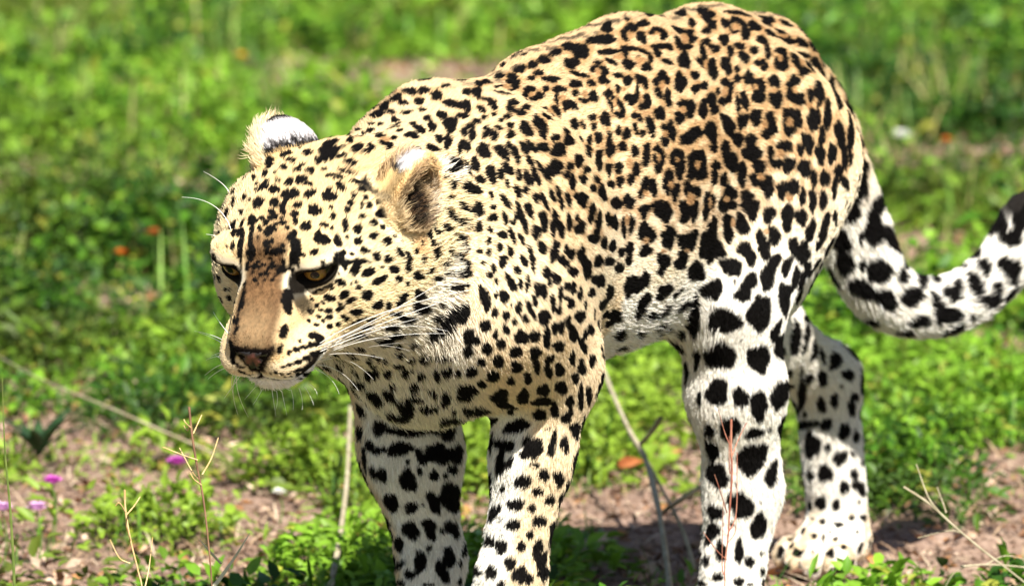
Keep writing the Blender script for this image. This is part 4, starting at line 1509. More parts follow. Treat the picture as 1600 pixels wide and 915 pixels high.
1754 -1163 1403 107 140 52 56 83 -82 0
1901 -970 1453 22 61 24 0 12 -27 0
1903 -879 1325 4 86 -15 -6 -27 -58 0
1842 -1038 1207 58 89 19 -7 -5 -43 0
1512 -500 1229 -61 -6 -11 -8 -6 -48 0
1845 -668 1232 -34 55 1 -1 -1 -23 0
2024 -621 2124 -11 12 -1 -12 -8 -29 0
2450 860 2352 -33 90 21 -1 14 -70 0
2360 999 2313 -48 44 -3 -1 -1 -48 0
2290 1046 2171 -88 39 5 -15 4 -68 0
2483 845 2140 -33 88 -4 9 -1 -63 0
2182 1107 2385 -84 22 1 -29 -7 -61 0
1909 1053 2332 -154 -42 -33 -56 -48 -118 0
1993 1010 2037 -173 -50 -43 20 -10 -109 0
2038 1019 1969 -108 -31 -30 59 -3 -124 0
2389 989 2036 -40 30 -3 1 0 -45 0
2300 1033 1874 -73 19 -31 53 -13 -106 0
2461 933 1913 -38 41 -2 7 5 -66 0
2549 738 1905 -19 73 39 15 50 -65 0
2499 552 1933 58 94 -13 -10 -62 -74 0
2449 577 2234 44 82 -5 -9 -63 -110 0
2570 865 1746 -28 53 -4 28 10 -82 0
2652 684 1643 6 79 -13 23 -19 -77 0
2536 416 1610 80 118 57 88 94 -24 0
2534 964 1631 -54 55 -24 40 -8 -103 0
2223 1046 1750 -93 -5 -33 84 14 -83 0
2458 1027 1577 -43 23 -16 28 -6 -74 0
2209 1057 1604 -129 -24 -43 94 24 -73 0
2656 810 1530 -19 54 3 4 2 -34 0
1912 1025 2266 -79 -23 -22 12 -15 -70 0
2495 712 2191 1 27 3 5 3 -25 0
2526 722 2016 0 19 2 3 2 -15 0
2564 558 1788 8 21 4 8 5 -11 0
-988 1247 3874 -118 137 -35 -37 -55 -164 0
-1296 1519 3920 -147 53 -48 9 -57 -208 0
-1723 1569 3978 -190 -43 -29 -47 -28 -138 0
-2596 1205 3925 -97 -17 -14 -166 -102 -143 0
-788 987 3923 -46 57 -1 -155 -98 -269 0
-1121 823 3421 14 63 8 -87 -55 -147 0
-1132 1105 3463 -105 139 -103 -32 -106 -142 0
-1445 1410 3412 -130 63 21 -85 1 -181 0
-1915 1404 3474 -258 -66 -24 -119 -26 -210 0
-5033 -333 2982 -111 10 -14 -18 -10 -226 0
-5309 -359 3018 -109 -27 -17 75 48 -238 0
-5487 -497 3185 -111 -23 -17 109 68 -58 0
-5763 -432 2658 -67 -2 0 -47 1 -101 0
-1189 1039 3042 -25 137 33 -16 22 -155 0
-1300 1269 2993 -62 79 -1 -10 -6 -117 0
-1468 1400 2889 -108 62 -10 -32 -19 -173 0
-1816 1481 2976 -213 -28 -57 101 8 -164 0
-5514 -569 2428 -28 10 -3 -239 -147 -244 0
-5809 -738 2195 -18 62 3 -282 -173 -195 0
-5621 -534 2416 -72 23 -8 -72 -44 -89 0
-5837 -479 2399 -97 20 -12 -62 -37 -110 0
-6033 -614 2054 -31 53 1 -61 -37 -115 0
-1200 807 2944 10 41 5 -15 -9 -96 0
-2038 1340 2620 -219 -56 -56 53 -11 -137 0
-6192 -980 1749 213 257 66 -9 1 -60 0
-6085 -859 1906 17 52 8 -20 -12 -40 0
-6145 -613 1802 -36 74 2 -14 -8 -78 0
-1324 1117 2633 -50 119 4 -57 -35 -142 0
-1313 865 2581 14 78 10 -51 -32 -94 0
-1690 1391 2597 -39 6 -5 -14 -8 -29 0
-1227 972 2780 -1 17 1 -9 -5 -28 0
-1194 1343 3646 -17 15 -1 -6 -4 -16 0
-1605 1232 2275 -140 91 -68 15 -71 -197 0
-1487 843 2067 28 167 44 -6 28 -149 0
-1858 1329 2079 -88 13 -24 72 1 -171 0
-2048 1302 2487 -174 -43 -30 -17 -10 -59 0
-1526 1079 1983 -15 34 1 -2 -1 -30 0
-1570 1128 1739 -74 116 1 -7 -4 -147 0
-1517 1010 1791 -12 46 3 -5 -3 -94 0
-1516 806 1648 25 108 44 6 45 -91 0
-1737 1239 1501 -100 36 -52 47 -48 -142 0
-1535 1026 1529 -12 32 1 -1 -1 -34 0
-1475 914 1227 -9 77 7 19 13 -117 0
-1554 1101 1239 -37 46 -1 12 8 -143 0
-1485 726 1102 29 66 12 21 14 -70 0
-1631 1183 1119 -55 33 -21 22 -9 -73 0
-1797 1234 1197 -54 5 -8 -1 0 -23 0
-1427 909 950 -8 64 6 9 6 -54 0
-1521 1120 906 -48 44 27 -16 23 -59 0
-2021 1184 1208 -58 -15 -11 -12 -7 -78 0
-1822 1227 981 -57 -5 -10 -6 -3 -58 0
-1989 1178 1034 -58 -15 -11 -5 -3 -35 0
-1470 668 845 60 92 20 19 12 -42 0
-1637 1199 867 -53 21 -6 0 0 -22 0
-1716 1272 1769 -18 10 -2 -1 -1 -19 0
-6240 -378 2386 -114 20 -14 7 5 -71 0
-6387 -378 2105 -96 5 -13 -19 -11 -69 0
-6364 -406 1976 -71 14 5 -68 -10 -111 0
-6645 -469 1868 -87 -21 -15 20 13 -91 0
-6302 -460 1713 -81 45 -22 11 -13 -98 0
-6119 -490 2096 -51 38 -4 -37 -22 -97 0
-6482 -412 1630 -78 2 -19 27 1 -72 0
-6149 -809 1537 23 150 19 -22 -12 -157 0
-6182 -612 1516 -17 37 1 -5 -3 -49 0
-6276 -500 1401 -63 55 -33 19 -29 -97 0
-6417 -420 1432 -49 14 -6 -1 0 -31 0
-6700 -463 1468 -76 -18 -13 22 14 -47 0
-6623 -415 1306 -83 -19 -22 43 13 -34 0
-6139 -413 2274 -29 10 -3 -7 -4 -29 0
-6201 -657 1214 -22 85 13 -18 3 -132 0
-6212 -861 1166 24 63 21 -2 21 -68 0
-6449 -413 1193 -67 19 -8 -2 -1 -63 0
-6339 -477 1039 -58 48 -4 -6 -3 -79 0
-6734 -427 913 -87 -21 -16 9 6 -26 0
-6235 -738 854 2 79 23 -12 16 -93 0
-6288 -558 844 -28 46 0 -8 -4 -80 0
-6290 -915 793 33 57 11 -8 -5 -57 0
-6423 -432 684 -42 24 -4 4 3 -42 0
-6627 -382 657 -86 -4 -3 -17 6 -52 0
-6221 -693 644 -11 49 3 18 11 -39 0
-6288 -521 618 -42 61 -20 19 1 -34 0
-6072 -725 495 -8 45 3 37 23 -35 0
-6175 -494 470 -28 27 -2 19 12 -30 0
-6133 -351 400 -29 23 -15 63 25 -20 0
-6453 -369 516 -35 11 -4 10 7 -25 0
-6090 -607 475 -10 18 0 46 29 -59 0
-6242 -850 658 10 38 6 11 7 -18 0
-6533 -395 853 -31 5 -4 0 0 -26 0
-5890 -623 349 -12 12 -1 21 13 -30 0
-6183 -575 542 -11 17 0 16 10 -21 0
-5407 527 4551 -210 -49 -29 67 41 -85 0
-5230 560 4298 -112 43 -10 10 8 -190 0
-5563 602 4143 -211 -57 -3 -105 23 -169 0
-5277 603 3806 -117 96 -7 -3 -1 -174 0
-5361 645 3482 -123 107 -80 10 -45 -99 0
-5786 623 3824 -172 -49 1 -1 50 -71 0
-5581 731 3729 -105 4 8 -11 36 -98 0
-5642 819 3488 -148 69 -63 65 -5 -101 0
-6029 708 3646 -189 -40 9 173 169 -60 0
-6275 743 3606 -23 71 3 205 123 -36 0
-5758 853 3197 -123 82 -9 -35 -20 -84 0
-5944 986 3337 -78 39 13 -28 43 -187 0
-6080 1061 3239 -153 86 1 -25 -4 -100 0
-6246 1070 3517 -59 50 -3 82 50 -101 0
-6112 1004 3489 -73 46 -5 41 25 -51 0
-6153 1060 3451 -87 60 -6 39 24 -70 0
-6824 967 3807 53 125 47 139 105 -28 0
-6646 893 3692 46 115 29 96 65 -20 0
-6435 1193 3566 -75 52 17 54 79 -136 0
-6615 1205 3737 -35 79 2 78 47 -93 0
-6558 1319 3360 -166 58 -17 -21 -12 -91 0
-6633 1367 3487 -73 35 -6 -3 -1 -98 0
-6371 1187 3184 -61 19 -6 -31 -18 -54 0
-7049 1128 4157 161 171 -5 76 -37 -120 0
-7075 1040 4062 127 152 28 82 48 -44 0
-6914 1383 4041 -51 125 4 53 32 -107 0
-7043 1417 4221 -29 72 2 59 36 -106 0
-6788 1436 3732 -111 90 -6 24 15 -122 0
-6809 1460 3595 -88 38 -8 -10 -5 -79 0
1265 107 6766 -69 30 18 46 48 -30 0
1118 171 6805 -65 25 16 37 41 -32 0
959 211 6845 -59 42 -3 63 42 -38 0
716 195 6893 -133 -14 14 57 59 -27 0
407 137 6925 -126 -17 12 82 75 -24 0
1540 32 6716 -91 7 12 79 67 -19 0
1857 83 6691 -45 35 -2 91 62 -20 0
1155 277 6728 -49 33 -3 31 21 -29 0
1447 131 6707 -56 36 -3 65 44 -24 0
2530 -757 6453 -16 53 33 90 87 -19 0
2467 -653 6542 -18 58 36 67 71 -23 0
2410 -514 6614 8 104 8 61 43 -31 0
2391 -347 6630 -10 75 4 61 42 -31 0
2460 -153 6591 31 78 -18 55 13 -28 0
2560 -491 6511 7 71 6 40 28 -27 0
2551 -294 6537 0 73 5 54 37 -32 0
2619 -818 6371 -13 48 29 76 74 -15 0"""
def load_spots():
    A = np.array([[int(v) for v in r.split()] for r in SPOTS.strip().splitlines()], float)
    g = np.where(A[:, 0] > 4400, np.where(A[:, 0] > 5150, 1.15, 1.06), np.where(A[:, 2] < 4200, 0.95, np.where(A[:, 0] > 0, 1.06, 1.14)))[:, None]                # the hair tips spread each spot a little
    return A[:, :3] / 1e4, A[:, 3:6] / 1e4 * g, A[:, 6:9] / 1e4 * g, A[:, 9]
class Cells:
    """points hashed into cubes, for quick gathering"""
    def __init__(s, P, c=0.02):
        s.c = c; s.P = P; s.lo = P.min(0) - c; k = np.floor((P - s.lo) / c).astype(np.int64); s.n = k.max(0) + 3
        key = (k[:, 0] * s.n[1] + k[:, 1]) * s.n[2] + k[:, 2]; s.o = np.argsort(key, kind='stable'); s.k = key[s.o]
    def near(s, p, r):
        a = np.maximum(np.floor((p - r - s.lo) / s.c).astype(int), 0); b = np.minimum(np.floor((p + r - s.lo) / s.c).astype(int), s.n - 1)
        out = []
        for i in range(a[0], b[0] + 1):
            for j in range(a[1], b[1] + 1):
                k0 = (i * s.n[1] + j) * s.n[2]
                i0, i1 = np.searchsorted(s.k, (k0 + a[2], k0 + b[2] + 1)); out.append(s.o[i0:i1])
        m = np.concatenate(out) if out else np.zeros(0, int)
        return m[((s.P[m] - p) ** 2).sum(1) < r * r]
def fill_spots(V, N, FL, T):
    """spots for the sides of the animal that the recorded ones leave bare, thrown evenly with a size that suits each place"""
    pos, a, b, ty = load_spots()
    n = len(V); x, y, z = V.T; h = to_head(V)
    free = np.ones(n, bool); cells = Cells(V, 0.03)
    gap = np.full(n, 0.027)
    gap = np.where(x > 0.16, 0.021, gap); gap = np.where(z < 0.36, 0.033, gap); gap = np.where(T['tail'] > 0.5, 0.036, gap)
    gap = np.where((x > 0.36) & (h[:, 0] > -0.2), 0.0145, gap)
    gap = np.where((x < -0.1) & (z < 0.46) & (T['tail'] < 0.3), 0.038, gap); gap = np.where(z < 0.10, 0.018, gap)
    for p, q in zip(pos, 0.3 * np.maximum(np.linalg.norm(a, axis=1), np.linalg.norm(b, axis=1)) + 0.7 * np.minimum(np.linalg.norm(a, axis=1), np.linalg.norm(b, axis=1))):
        free[cells.near(p, q + (0.012 if p[0] > 0.40 else 0.022 if p[0] < 0.17 and p[1] > -0.02 and p[2] > 0.45 else 0.013))] = False
    free &= ~((h[:, 0] > -0.035) & (np.abs(h[:, 1]) < 0.085) & (h[:, 2] < 0.01) & (x > 0.45))     # the face has its own marks
    free &= ~((T['ear'] > 0.3))
    for c, r0, r1, col, ln, lf in EAR_FUR: free[cells.near(np.array(c), r1 + 0.006)] = False
    free &= z > 0.012
    P2, A2, B2 = [], [], []
    r = np.random.default_rng(5)
    for i in r.permutation(n):
        if not free[i]: continue
        g = gap[i] * r.uniform(0.85, 1.2); free[cells.near(V[i], g)] = False
        t = FL[i] - N[i] * (FL[i] @ N[i]); t /= np.linalg.norm(t) + 1e-9; s = np.cross(N[i], t)
        th = r.normal(0, 0.45); t, s = t * math.cos(th) + s * math.sin(th), s * math.cos(th) - t * math.sin(th)
        k = gap[i] * r.uniform(0.30, 0.42)
        trunk = z[i] > 0.47 and x[i] < 0.18 and T['tail'][i] < 0.3
        if trunk:
            m = r.integers(2, 5); ph = r.random() * 6.28
            for j in range(m):
                an = ph + 6.28 * j / m + r.normal(0, 0.25); o = t * math.cos(an) * k * 0.95 + s * math.sin(an) * k * 0.8
                P2.append(V[i] + o); u = -t * math.sin(an) + s * math.cos(an); A2.append(u * k * r.uniform(0.5, 0.72)); B2.append((np.cross(N[i], u)) * k * r.uniform(0.32, 0.45))
        else:
            q = r.uniform(0.62, 0.95); P2.append(V[i]); A2.append(t * k * 1.15); B2.append(s * k * q)
    pos = np.concatenate((pos, P2)); a = np.concatenate((a, A2)); b = np.concatenate((b, B2)); ty = np.concatenate((ty, np.zeros(len(P2))))
    return pos, a, b, ty
def paint_spots(P, C, SP, seed, soft=0.05):
    pos, a, b, ty = SP; cells = Cells(P, 0.015); r = np.random.default_rng(seed); C = C.copy()
    halo = np.zeros(len(P)); dark = np.zeros(len(P)); brown = np.zeros(len(P)); jit = r.normal(0, 1, len(P))
    rs = np.random.default_rng(11); PH = rs.random((len(pos), 3)) * 6.28
    for k in np.argsort(-ty):
        A, B = a[k], b[k]; la, lb = np.linalg.norm(A), np.linalg.norm(B); m_ = max(la, lb)
        if m_ < 1e-5: continue
        m = cells.near(pos[k], m_ * 2.1 + 0.002)
        if not len(m): continue
        n = np.cross(A, B); n /= np.linalg.norm(n) + 1e-12
        d = P[m] - pos[k]; dn = d @ n
        # coordinates in the (possibly skewed) basis A, B
        ba = np.cross(B, n); ab = np.cross(n, A)
        ca = (d @ ba) / (A @ ba); cb = (d @ ab) / (B @ ab)
        q = np.sqrt(ca * ca + cb * cb); th = np.arctan2(cb, ca)
        big = min(1.0, m_ / 0.010)
        q = q * (1 + 0.10 * big * np.sin(2 * th + PH[k, 0]) + 0.09 * big * np.sin(3 * th + PH[k, 1]) + 0.06 * big * np.sin(5 * th + PH[k, 2]))
        v = sst(1.06, 0.94, q + soft * jit[m] * min(1.5, 0.006 / m_)) * (np.abs(dn) < m_ * 1.1 + 0.004)
        if ty[k] < 0.5: halo[m] += sst(2.1, 1.05, q) * (np.abs(dn) < 0.015)
        if ty[k] > 0.5: brown[m] = np.maximum(brown[m], v)
        else: dark[m] = np.maximum(dark[m], v)
    up = sst(0.44, 0.54, P[:, 2]) * sst(0.34, 0.20, P[:, 0])
    C = mix(C, (0.42, 0.24, 0.10), sst(0.9, 1.9, halo) * up * 0.72)
    r_, b_, _, _ = ear_inside(P); dark = dark * (1 - sst(1.16, 1.08, r_) * (np.abs(b_) < 0.05))
    dark = dark * (1 - brown * 0.9)
    C = mix(C, (0.36, 0.20, 0.085), brown * 0.85)
    return mix(C, (0.0045, 0.0038, 0.0035), dark), dark
_t0 = _time.time()
VF, VT = weights(BV)
VC, VL, VLIFT, VD = coat(BV, BN, VT)
SP = fill_spots(BV, BN, VF, VT)
print('spots', len(SP[0]), round(_time.time() - _t0, 1)); _t0 = _time.time()
VCS, _dk = paint_spots(BV, VC, SP, 2)
# tan deepens between the dark blotches of a rosette on the back and sides
print('paint', round(_time.time() - _t0, 1))

# ---------------------------------------------------------------- leopard: mesh, fur and parts
def P_(name, col=(0.5, 0.5, 0.5), rough=0.6, spec=0.3, **kw):
    m = bpy.data.materials.new(name); m.use_nodes = True; b = m.node_tree.nodes['Principled BSDF']
    b.inputs['Base Color'].default_value = (*col, 1); b.inputs['Roughness'].default_value = rough
    b.inputs['Specular IOR Level'].default_value = spec
    for k, v in kw.items(): b.inputs[k.replace('_', ' ')].default_value = v
    return m, m.node_tree, b
def mesh_from(name, V, F, mat, parent=None, smooth=True):
    V = np.asarray(V, float); F = np.asarray(F, np.int32); me = bpy.data.meshes.new(name); k = F.shape[1]
    me.vertices.add(len(V)); me.vertices.foreach_set('co', V.ravel().astype(np.float32))
    me.loops.add(F.size); me.loops.foreach_set('vertex_index', F.ravel())
    me.polygons.add(len(F)); me.polygons.foreach_set('loop_start', np.arange(len(F), dtype=np.int32) * k)
    me.update(calc_edges=True)
    if smooth: me.shade_smooth()
    o = bpy.data.objects.new(name, me); scn.collection.objects.link(o)
    if mat: me.materials.append(mat)
    if parent: o.parent = parent
    return o
def tag(o, label=None, cat=None, group=None, kind=None):
    for k, v in (('label', label), ('category', cat), ('group', group), ('kind', kind)):
        if v: o[k] = v
    return o
leo = bpy.data.objects.new('leopard', None); scn.collection.objects.link(leo)
leo.matrix_world = Matrix(((LF[0], LL[0], 0, LEO_O[0]), (LF[1], LL[1], 0, LEO_O[1]), (0, 0, 1, 0), (0, 0, 0, 1)))
leo.empty_display_size = 0.2
tag(leo, 'spotted leopard walking with lowered head and curled tail over short green herbs', 'leopard')
skin_m, nt, b_ = P_('leopard_skin', rough=0.8, spec=0.04)
at_ = nt.nodes.new('ShaderNodeAttribute'); at_.attribute_name = 'coat'; nt.links.new(at_.outputs['Color'], b_.inputs['Base Color'])
body = mesh_from('body', BV, BQ, skin_m, leo)
ca = body.data.color_attributes.new('coat', 'FLOAT_COLOR', 'POINT')
ca.data.foreach_set('color', np.concatenate((VCS * 0.8, np.ones((len(VCS), 1))), 1).astype(np.float32).ravel())

def grow_fur(total=800000, seed=3):
    r = np.random.default_rng(seed)
    tri = np.concatenate((BQ[:, (0, 1, 2)], BQ[:, (0, 2, 3)]))
    a, b, c = BV[tri[:, 0]], BV[tri[:, 1]], BV[tri[:, 2]]
    area = 0.5 * np.linalg.norm(np.cross(b - a, c - a), axis=1)
    cen = (a + b + c) / 3; h = to_head(cen)
    d = VD[tri].mean(1)
    d *= 1 + 1.6 * sst(-0.20, -0.05, h[:, 0]) * (cen[:, 0] > 0.4)
    d *= np.where(cen[:, 1] < -0.03, 0.75, 1.0) * np.where(cen[:, 2] < 0.08, 0.8, 1)
    w = area * d; cs = np.cumsum(w); t = np.searchsorted(cs, r.random(total) * cs[-1])
    uv = r.random((total, 2)); fl = uv.sum(1) > 1; uv[fl] = 1 - uv[fl]; bc = np.stack((1 - uv.sum(1), uv[:, 0], uv[:, 1]), 1)
    I = tri[t]
    def ip(A): return np.einsum('ij,ij...->i...', bc, A[I])
    P = ip(BV); N = ip(BN); N /= np.linalg.norm(N, axis=1)[:, None] + 1e-9
    F = ip(VF); L = ip(VL); lift = ip(VLIFT); C = ip(VC)
    T = F - N * (F * N).sum(1)[:, None]; T /= np.linalg.norm(T, axis=1)[:, None] + 1e-9
    B = np.cross(N, T)
    sw = 0.15 * wobble(P, 0.09, 21) + 0.12 * wobble(P, 0.022, 22) + r.normal(0, 0.15, total)
    D = T * np.cos(sw)[:, None] + B * np.sin(sw)[:, None]
    lf = lift * (1 + 0.30 * wobble(P, 0.018, 23)) + r.normal(0, 0.10, total); lf = np.clip(lf, 0.05, 1.1)
    L = L * np.clip(r.normal(1, 0.22, total), 0.35, 1.7) * (1 + 0.18 * wobble(P, 0.03, 24))
    C, dark = paint_spots(P + D * (L * np.cos(lf) * 0.55)[:, None], C, SP, 4)
    cl, sl = np.cos(lf)[:, None], np.sin(lf)[:, None]
    p0 = P - N * 0.0006
    p1 = p0 + (D * cl + N * sl * 1.35) * (L * 0.34)[:, None]
    p2 = p1 + (D * cl + N * sl * 0.75) * (L * 0.34)[:, None]
    p3 = p2 + (D * cl + N * sl * 0.20 + r.normal(0, 0.10, (total, 3))) * (L * 0.34)[:, None]
    pts = np.stack((p0, p1, p2, p3), 1)
    keep = pts[:, :, 2].min(1) > 0.001
    pts, C, L = pts[keep], C[keep], L[keep]; n = len(pts)
    C = C * np.clip(r.normal(1.0, 0.16, n), 0.6, 1.35)[:, None]
    rad = np.clip(0.00028 + 0.006 * (L - 0.010), 0.00017, 0.00034)
    rr = rad[:, None] * np.array((1.0, 0.95, 0.7, 0.12))[None]
    cu = bpy.data.hair_curves.new('fur'); cu.add_curves([4] * n)
    cu.attributes['position'].data.foreach_set('vector', pts.astype(np.float32).ravel())
    ra = cu.attributes.get('radius') or cu.attributes.new('radius', 'FLOAT', 'POINT')
    ra.data.foreach_set('value', rr.astype(np.float32).ravel())
    co = cu.attributes.new('coat', 'FLOAT_COLOR', 'CURVE')
    co.data.foreach_set('color', np.concatenate((np.clip(C, 0, 0.95), np.ones((n, 1))), 1).astype(np.float32).ravel())
    o = bpy.data.objects.new('fur', cu); scn.collection.objects.link(o); o.parent = leo; o['kind'] = 'stuff'
    m, nt, b = P_('leopard_fur', rough=0.6, spec=0.08)
    a = nt.nodes.new('ShaderNodeAttribute'); a.attribute_name = 'coat'; nt.links.new(a.outputs['Color'], b.inputs['Base Color'])
    tr = nt.nodes.new('ShaderNodeBsdfTranslucent'); nt.links.new(a.outputs['Color'], tr.inputs['Color'])
    mx = nt.nodes.new('ShaderNodeMixShader'); mx.inputs[0].default_value = 0.25
    out = nt.nodes['Material Output']; nt.links.new(b.outputs[0], mx.inputs[1]); nt.links.new(tr.outputs[0], mx.inputs[2]); nt.links.new(mx.outputs[0], out.inputs[0])
    cu.materials.append(m)
    return o
scn.cycles_curves.shape = 'RIBBONS'
_t0 = _time.time(); fur = grow_fur(); print('fur', round(_time.time() - _t0, 1))

# eyes: eyeball with iris and round pupil from its own object coordinates (x points where it looks)
def make_eye(s):
    bm = bmesh.new(); bmesh.ops.create_uvsphere(bm, u_segments=48, v_segments=32, radius=EYE_R)
    for v in bm.verts:                                            # a slight corneal bulge
        k = v.co.x / EYE_R
        if k > 0.78: v.co *= 1 + 0.06 * (k - 0.78) / 0.22
    me = bpy.data.meshes.new('eye'); bm.to_mesh(me); bm.free(); me.shade_smooth()
    o = bpy.data.objects.new('eye', me); scn.collection.objects.link(o); o.parent = leo
    d = HV(0.86, s * 0.28, -0.05) if s > 0 else HV(0.95, s * 0.20, -0.05)
    l_ = np.cross((0, 0, 1.0), d); l_ /= np.linalg.norm(l_); u_ = np.cross(d, l_)
    o.matrix_local = Matrix(((d[0], l_[0], u_[0], EYE[s][0]), (d[1], l_[1], u_[1], EYE[s][1]), (d[2], l_[2], u_[2], EYE[s][2]), (0, 0, 0, 1)))
    me.materials.append(eye_m); return o
eye_m, nt, b_ = P_('leopard_eye', rough=0.05, spec=0.25)
tc = nt.nodes.new('ShaderNodeTexCoord'); sx = nt.nodes.new('ShaderNodeSeparateXYZ'); nt.links.new(tc.outputs['Object'], sx.inputs[0])
dv = nt.nodes.new('ShaderNodeMath'); dv.operation = 'DIVIDE'; dv.inputs[1].default_value = EYE_R * 1.06; nt.links.new(sx.outputs[0], dv.inputs[0])
ac = nt.nodes.new('ShaderNodeMath'); ac.operation = 'ARCCOSINE'; nt.links.new(dv.outputs[0], ac.inputs[0])
cr = nt.nodes.new('ShaderNodeValToRGB'); nt.links.new(ac.outputs[0], cr.inputs[0])
E_ = cr.color_ramp.elements; E_[0].position = 0.0; E_[0].color = (0.003, 0.003, 0.003, 1); E_[1].position = 1.0; E_[1].color = (0.02, 0.014, 0.01, 1)
for p, c in ((0.27, (0.003, 0.003, 0.003, 1)), (0.31, (0.22, 0.13, 0.025, 1)), (0.55, (0.15, 0.08, 0.018, 1)), (0.72, (0.05, 0.025, 0.008, 1)), (0.78, (0.008, 0.006, 0.005, 1))):
    e = E_.new(p); e.color = c
nt.links.new(cr.outputs[0], b_.inputs['Base Color'])
for s in (1, -1): make_eye(s)

# nose: the bare leathery pad, raised a little from the fur
def make_nose():
    h = to_head(BV); k = nose_mask(h); ins = k > 0.02
    Q = BQ[ins[BQ].all(1)]; ids = np.unique(Q); mp = np.full(len(BV), -1); mp[ids] = np.arange(len(ids))
    V = BV[ids] + BN[ids] * (-0.0012 + 0.0036 * sst(0.02, 0.9, k[ids]))[:, None]
    hh = to_head(V)
    for s in (1, -1):                                             # nostrils: commas opening to the side
        d = np.sqrt(((np.abs(hh[:, 1]) - 0.0125) / 0.0055) ** 2 + ((hh[:, 2] + 0.0425 + 0.25 * (np.abs(hh[:, 1]) - 0.012)) / 0.0032) ** 2)
    V -= BN[ids] * (0.006 * sst(1.1, 0.5, d))[:, None]
    V -= BN[ids] * (0.0016 * sst(0.002, 0.0, np.abs(hh[:, 1])) * sst(-0.040, -0.047, hh[:, 2]))[:, None]
    m, nt, b = P_('nose_leather', (0.12, 0.036, 0.026), 0.38, 0.5)
    a = nt.nodes.new('ShaderNodeAttribute'); a.attribute_name = 'edge'
    mxn = nt.nodes.new('ShaderNodeMix'); mxn.data_type = 'RGBA'; mxn.inputs[6].default_value = (0.13, 0.042, 0.030, 1); mxn.inputs[7].default_value = (0.008, 0.006, 0.006, 1)
    nt.links.new(a.outputs['Fac'], mxn.inputs[0]); nt.links.new(mxn.outputs[2], b.inputs['Base Color'])
    vo = nt.nodes.new('ShaderNodeTexVoronoi'); vo.inputs['Scale'].default_value = 900; bp = nt.nodes.new('ShaderNodeBump'); bp.inputs['Strength'].default_value = 0.25; bp.inputs['Distance'].default_value = 0.0006
    nt.links.new(vo.outputs['Distance'], bp.inputs['Height']); nt.links.new(bp.outputs[0], b.inputs['Normal'])
    o = mesh_from('nose', V, mp[Q], m, leo)
    ed = o.data.attributes.new('edge', 'FLOAT', 'POINT')
    e = np.maximum(np.maximum(1 - sst(0.1, 0.9, nose_mask(hh, -0.003)), sst(1.5, 0.9, d)), sst(0.0035, 0.0015, np.abs(hh[:, 1])) * sst(-0.043, -0.049, hh[:, 2]))
    ed.data.foreach_set('value', e.astype(np.float32))
make_nose()

# whiskers: thin tapered bristles, each its own part
wh_m, _, _ = P_('whisker', (0.85, 0.84, 0.80), 0.35, 0.4, Transmission_Weight=0.0)
def bristle(name, pts, r0, r1, mat, parent, n=14, k=5):
    pts = [np.array(p, float) for p in pts]
    c = []
    for i in range(n):
        t = i / (n - 1)                                            # de Casteljau
        q = pts
        while len(q) > 1: q = [q[j] * (1 - t) + q[j + 1] * t for j in range(len(q) - 1)]
        c.append(q[0])
    c = np.array(c); V = []; F = []
    up = np.array((0.13, 0.21, 0.97))
    for i in range(n):
        d = c[min(i + 1, n - 1)] - c[max(i - 1, 0)]; d /= np.linalg.norm(d) + 1e-12
        a = np.cross(d, up); a /= np.linalg.norm(a) + 1e-12; b = np.cross(d, a); r = r0 + (r1 - r0) * i / (n - 1)
        for j in range(k):
            g = 2 * math.pi * j / k; V.append(c[i] + (a * math.cos(g) + b * math.sin(g)) * r)
    for i in range(n - 1):
        for j in range(k): F.append((i * k + j, i * k + (j + 1) % k, (i + 1) * k + (j + 1) % k, (i + 1) * k + j))
    return mesh_from(name, V, F, mat, parent)

# ---------------------------------------------------------------- ground, herbs and litter
def vnoise(x, y, seed=0):
    xi, yi = np.floor(x).astype(np.int64), np.floor(y).astype(np.int64); fx, fy = x - xi, y - yi
    fx, fy = fx * fx * (3 - 2 * fx), fy * fy * (3 - 2 * fy)
    def hsh(a, b):
        n = (a * 374761393 + b * 668265263 + seed * 982451653) & 0x7fffffff; n = ((n ^ (n >> 13)) * 1274126177) & 0x7fffffff
        return ((n ^ (n >> 16)) & 0xffff) / 65535.0
    return (hsh(xi, yi) * (1 - fx) + hsh(xi + 1, yi) * fx) * (1 - fy) + (hsh(xi, yi + 1) * (1 - fx) + hsh(xi + 1, yi + 1) * fx) * fy
def fbm(x, y, s, seed=0, o=4):
    v = 0; a = 0.5; t = 0
    for i in range(o): v = v + a * vnoise(x / s * 2 ** i + 17.3 * i, y / s * 2 ** i - 9.1 * i, seed + i); t += a; a *= 0.55
    return v / t
BARE = [(-0.50, 1.05, 0.30, 0.30), (-0.30, 0.55, 0.20, 0.22), (0.30, 0.75, 0.22, 0.30), (0.22, 0.45, 0.25, 0.20), (0.75, 1.05, 0.30, 0.22), (-0.95, 1.45, 0.20, 0.12), (-0.62, 1.50, 0.22, 0.16),
        (-0.20, 5.0, 0.30, 0.42), (0.95, 3.9, 0.22, 0.16), (1.25, 4.3, 0.28, 0.25), (0.95, 2.2, 0.25, 0.14), (0.05, 1.7, 0.16, 0.16), (-1.25, 0.8, 0.18, 0.2), (-0.75, 0.45, 0.25, 0.14), (0.55, 0.6, 0.2, 0.16), (0.2, 1.15, 0.16, 0.2), (1.0, 1.45, 0.2, 0.12), (0.62, 1.25, 0.2, 0.16), (0.92, 0.75, 0.2, 0.14), (0.70, 0.85, 0.14, 0.12), (1.15, 1.9, 0.25, 0.12), (-0.35, 1.35, 0.2, 0.14), (-0.55, 2.6, 0.12, 0.2), (0.6, 2.9, 0.15, 0.2), (-0.9, 3.6, 0.2, 0.3)]
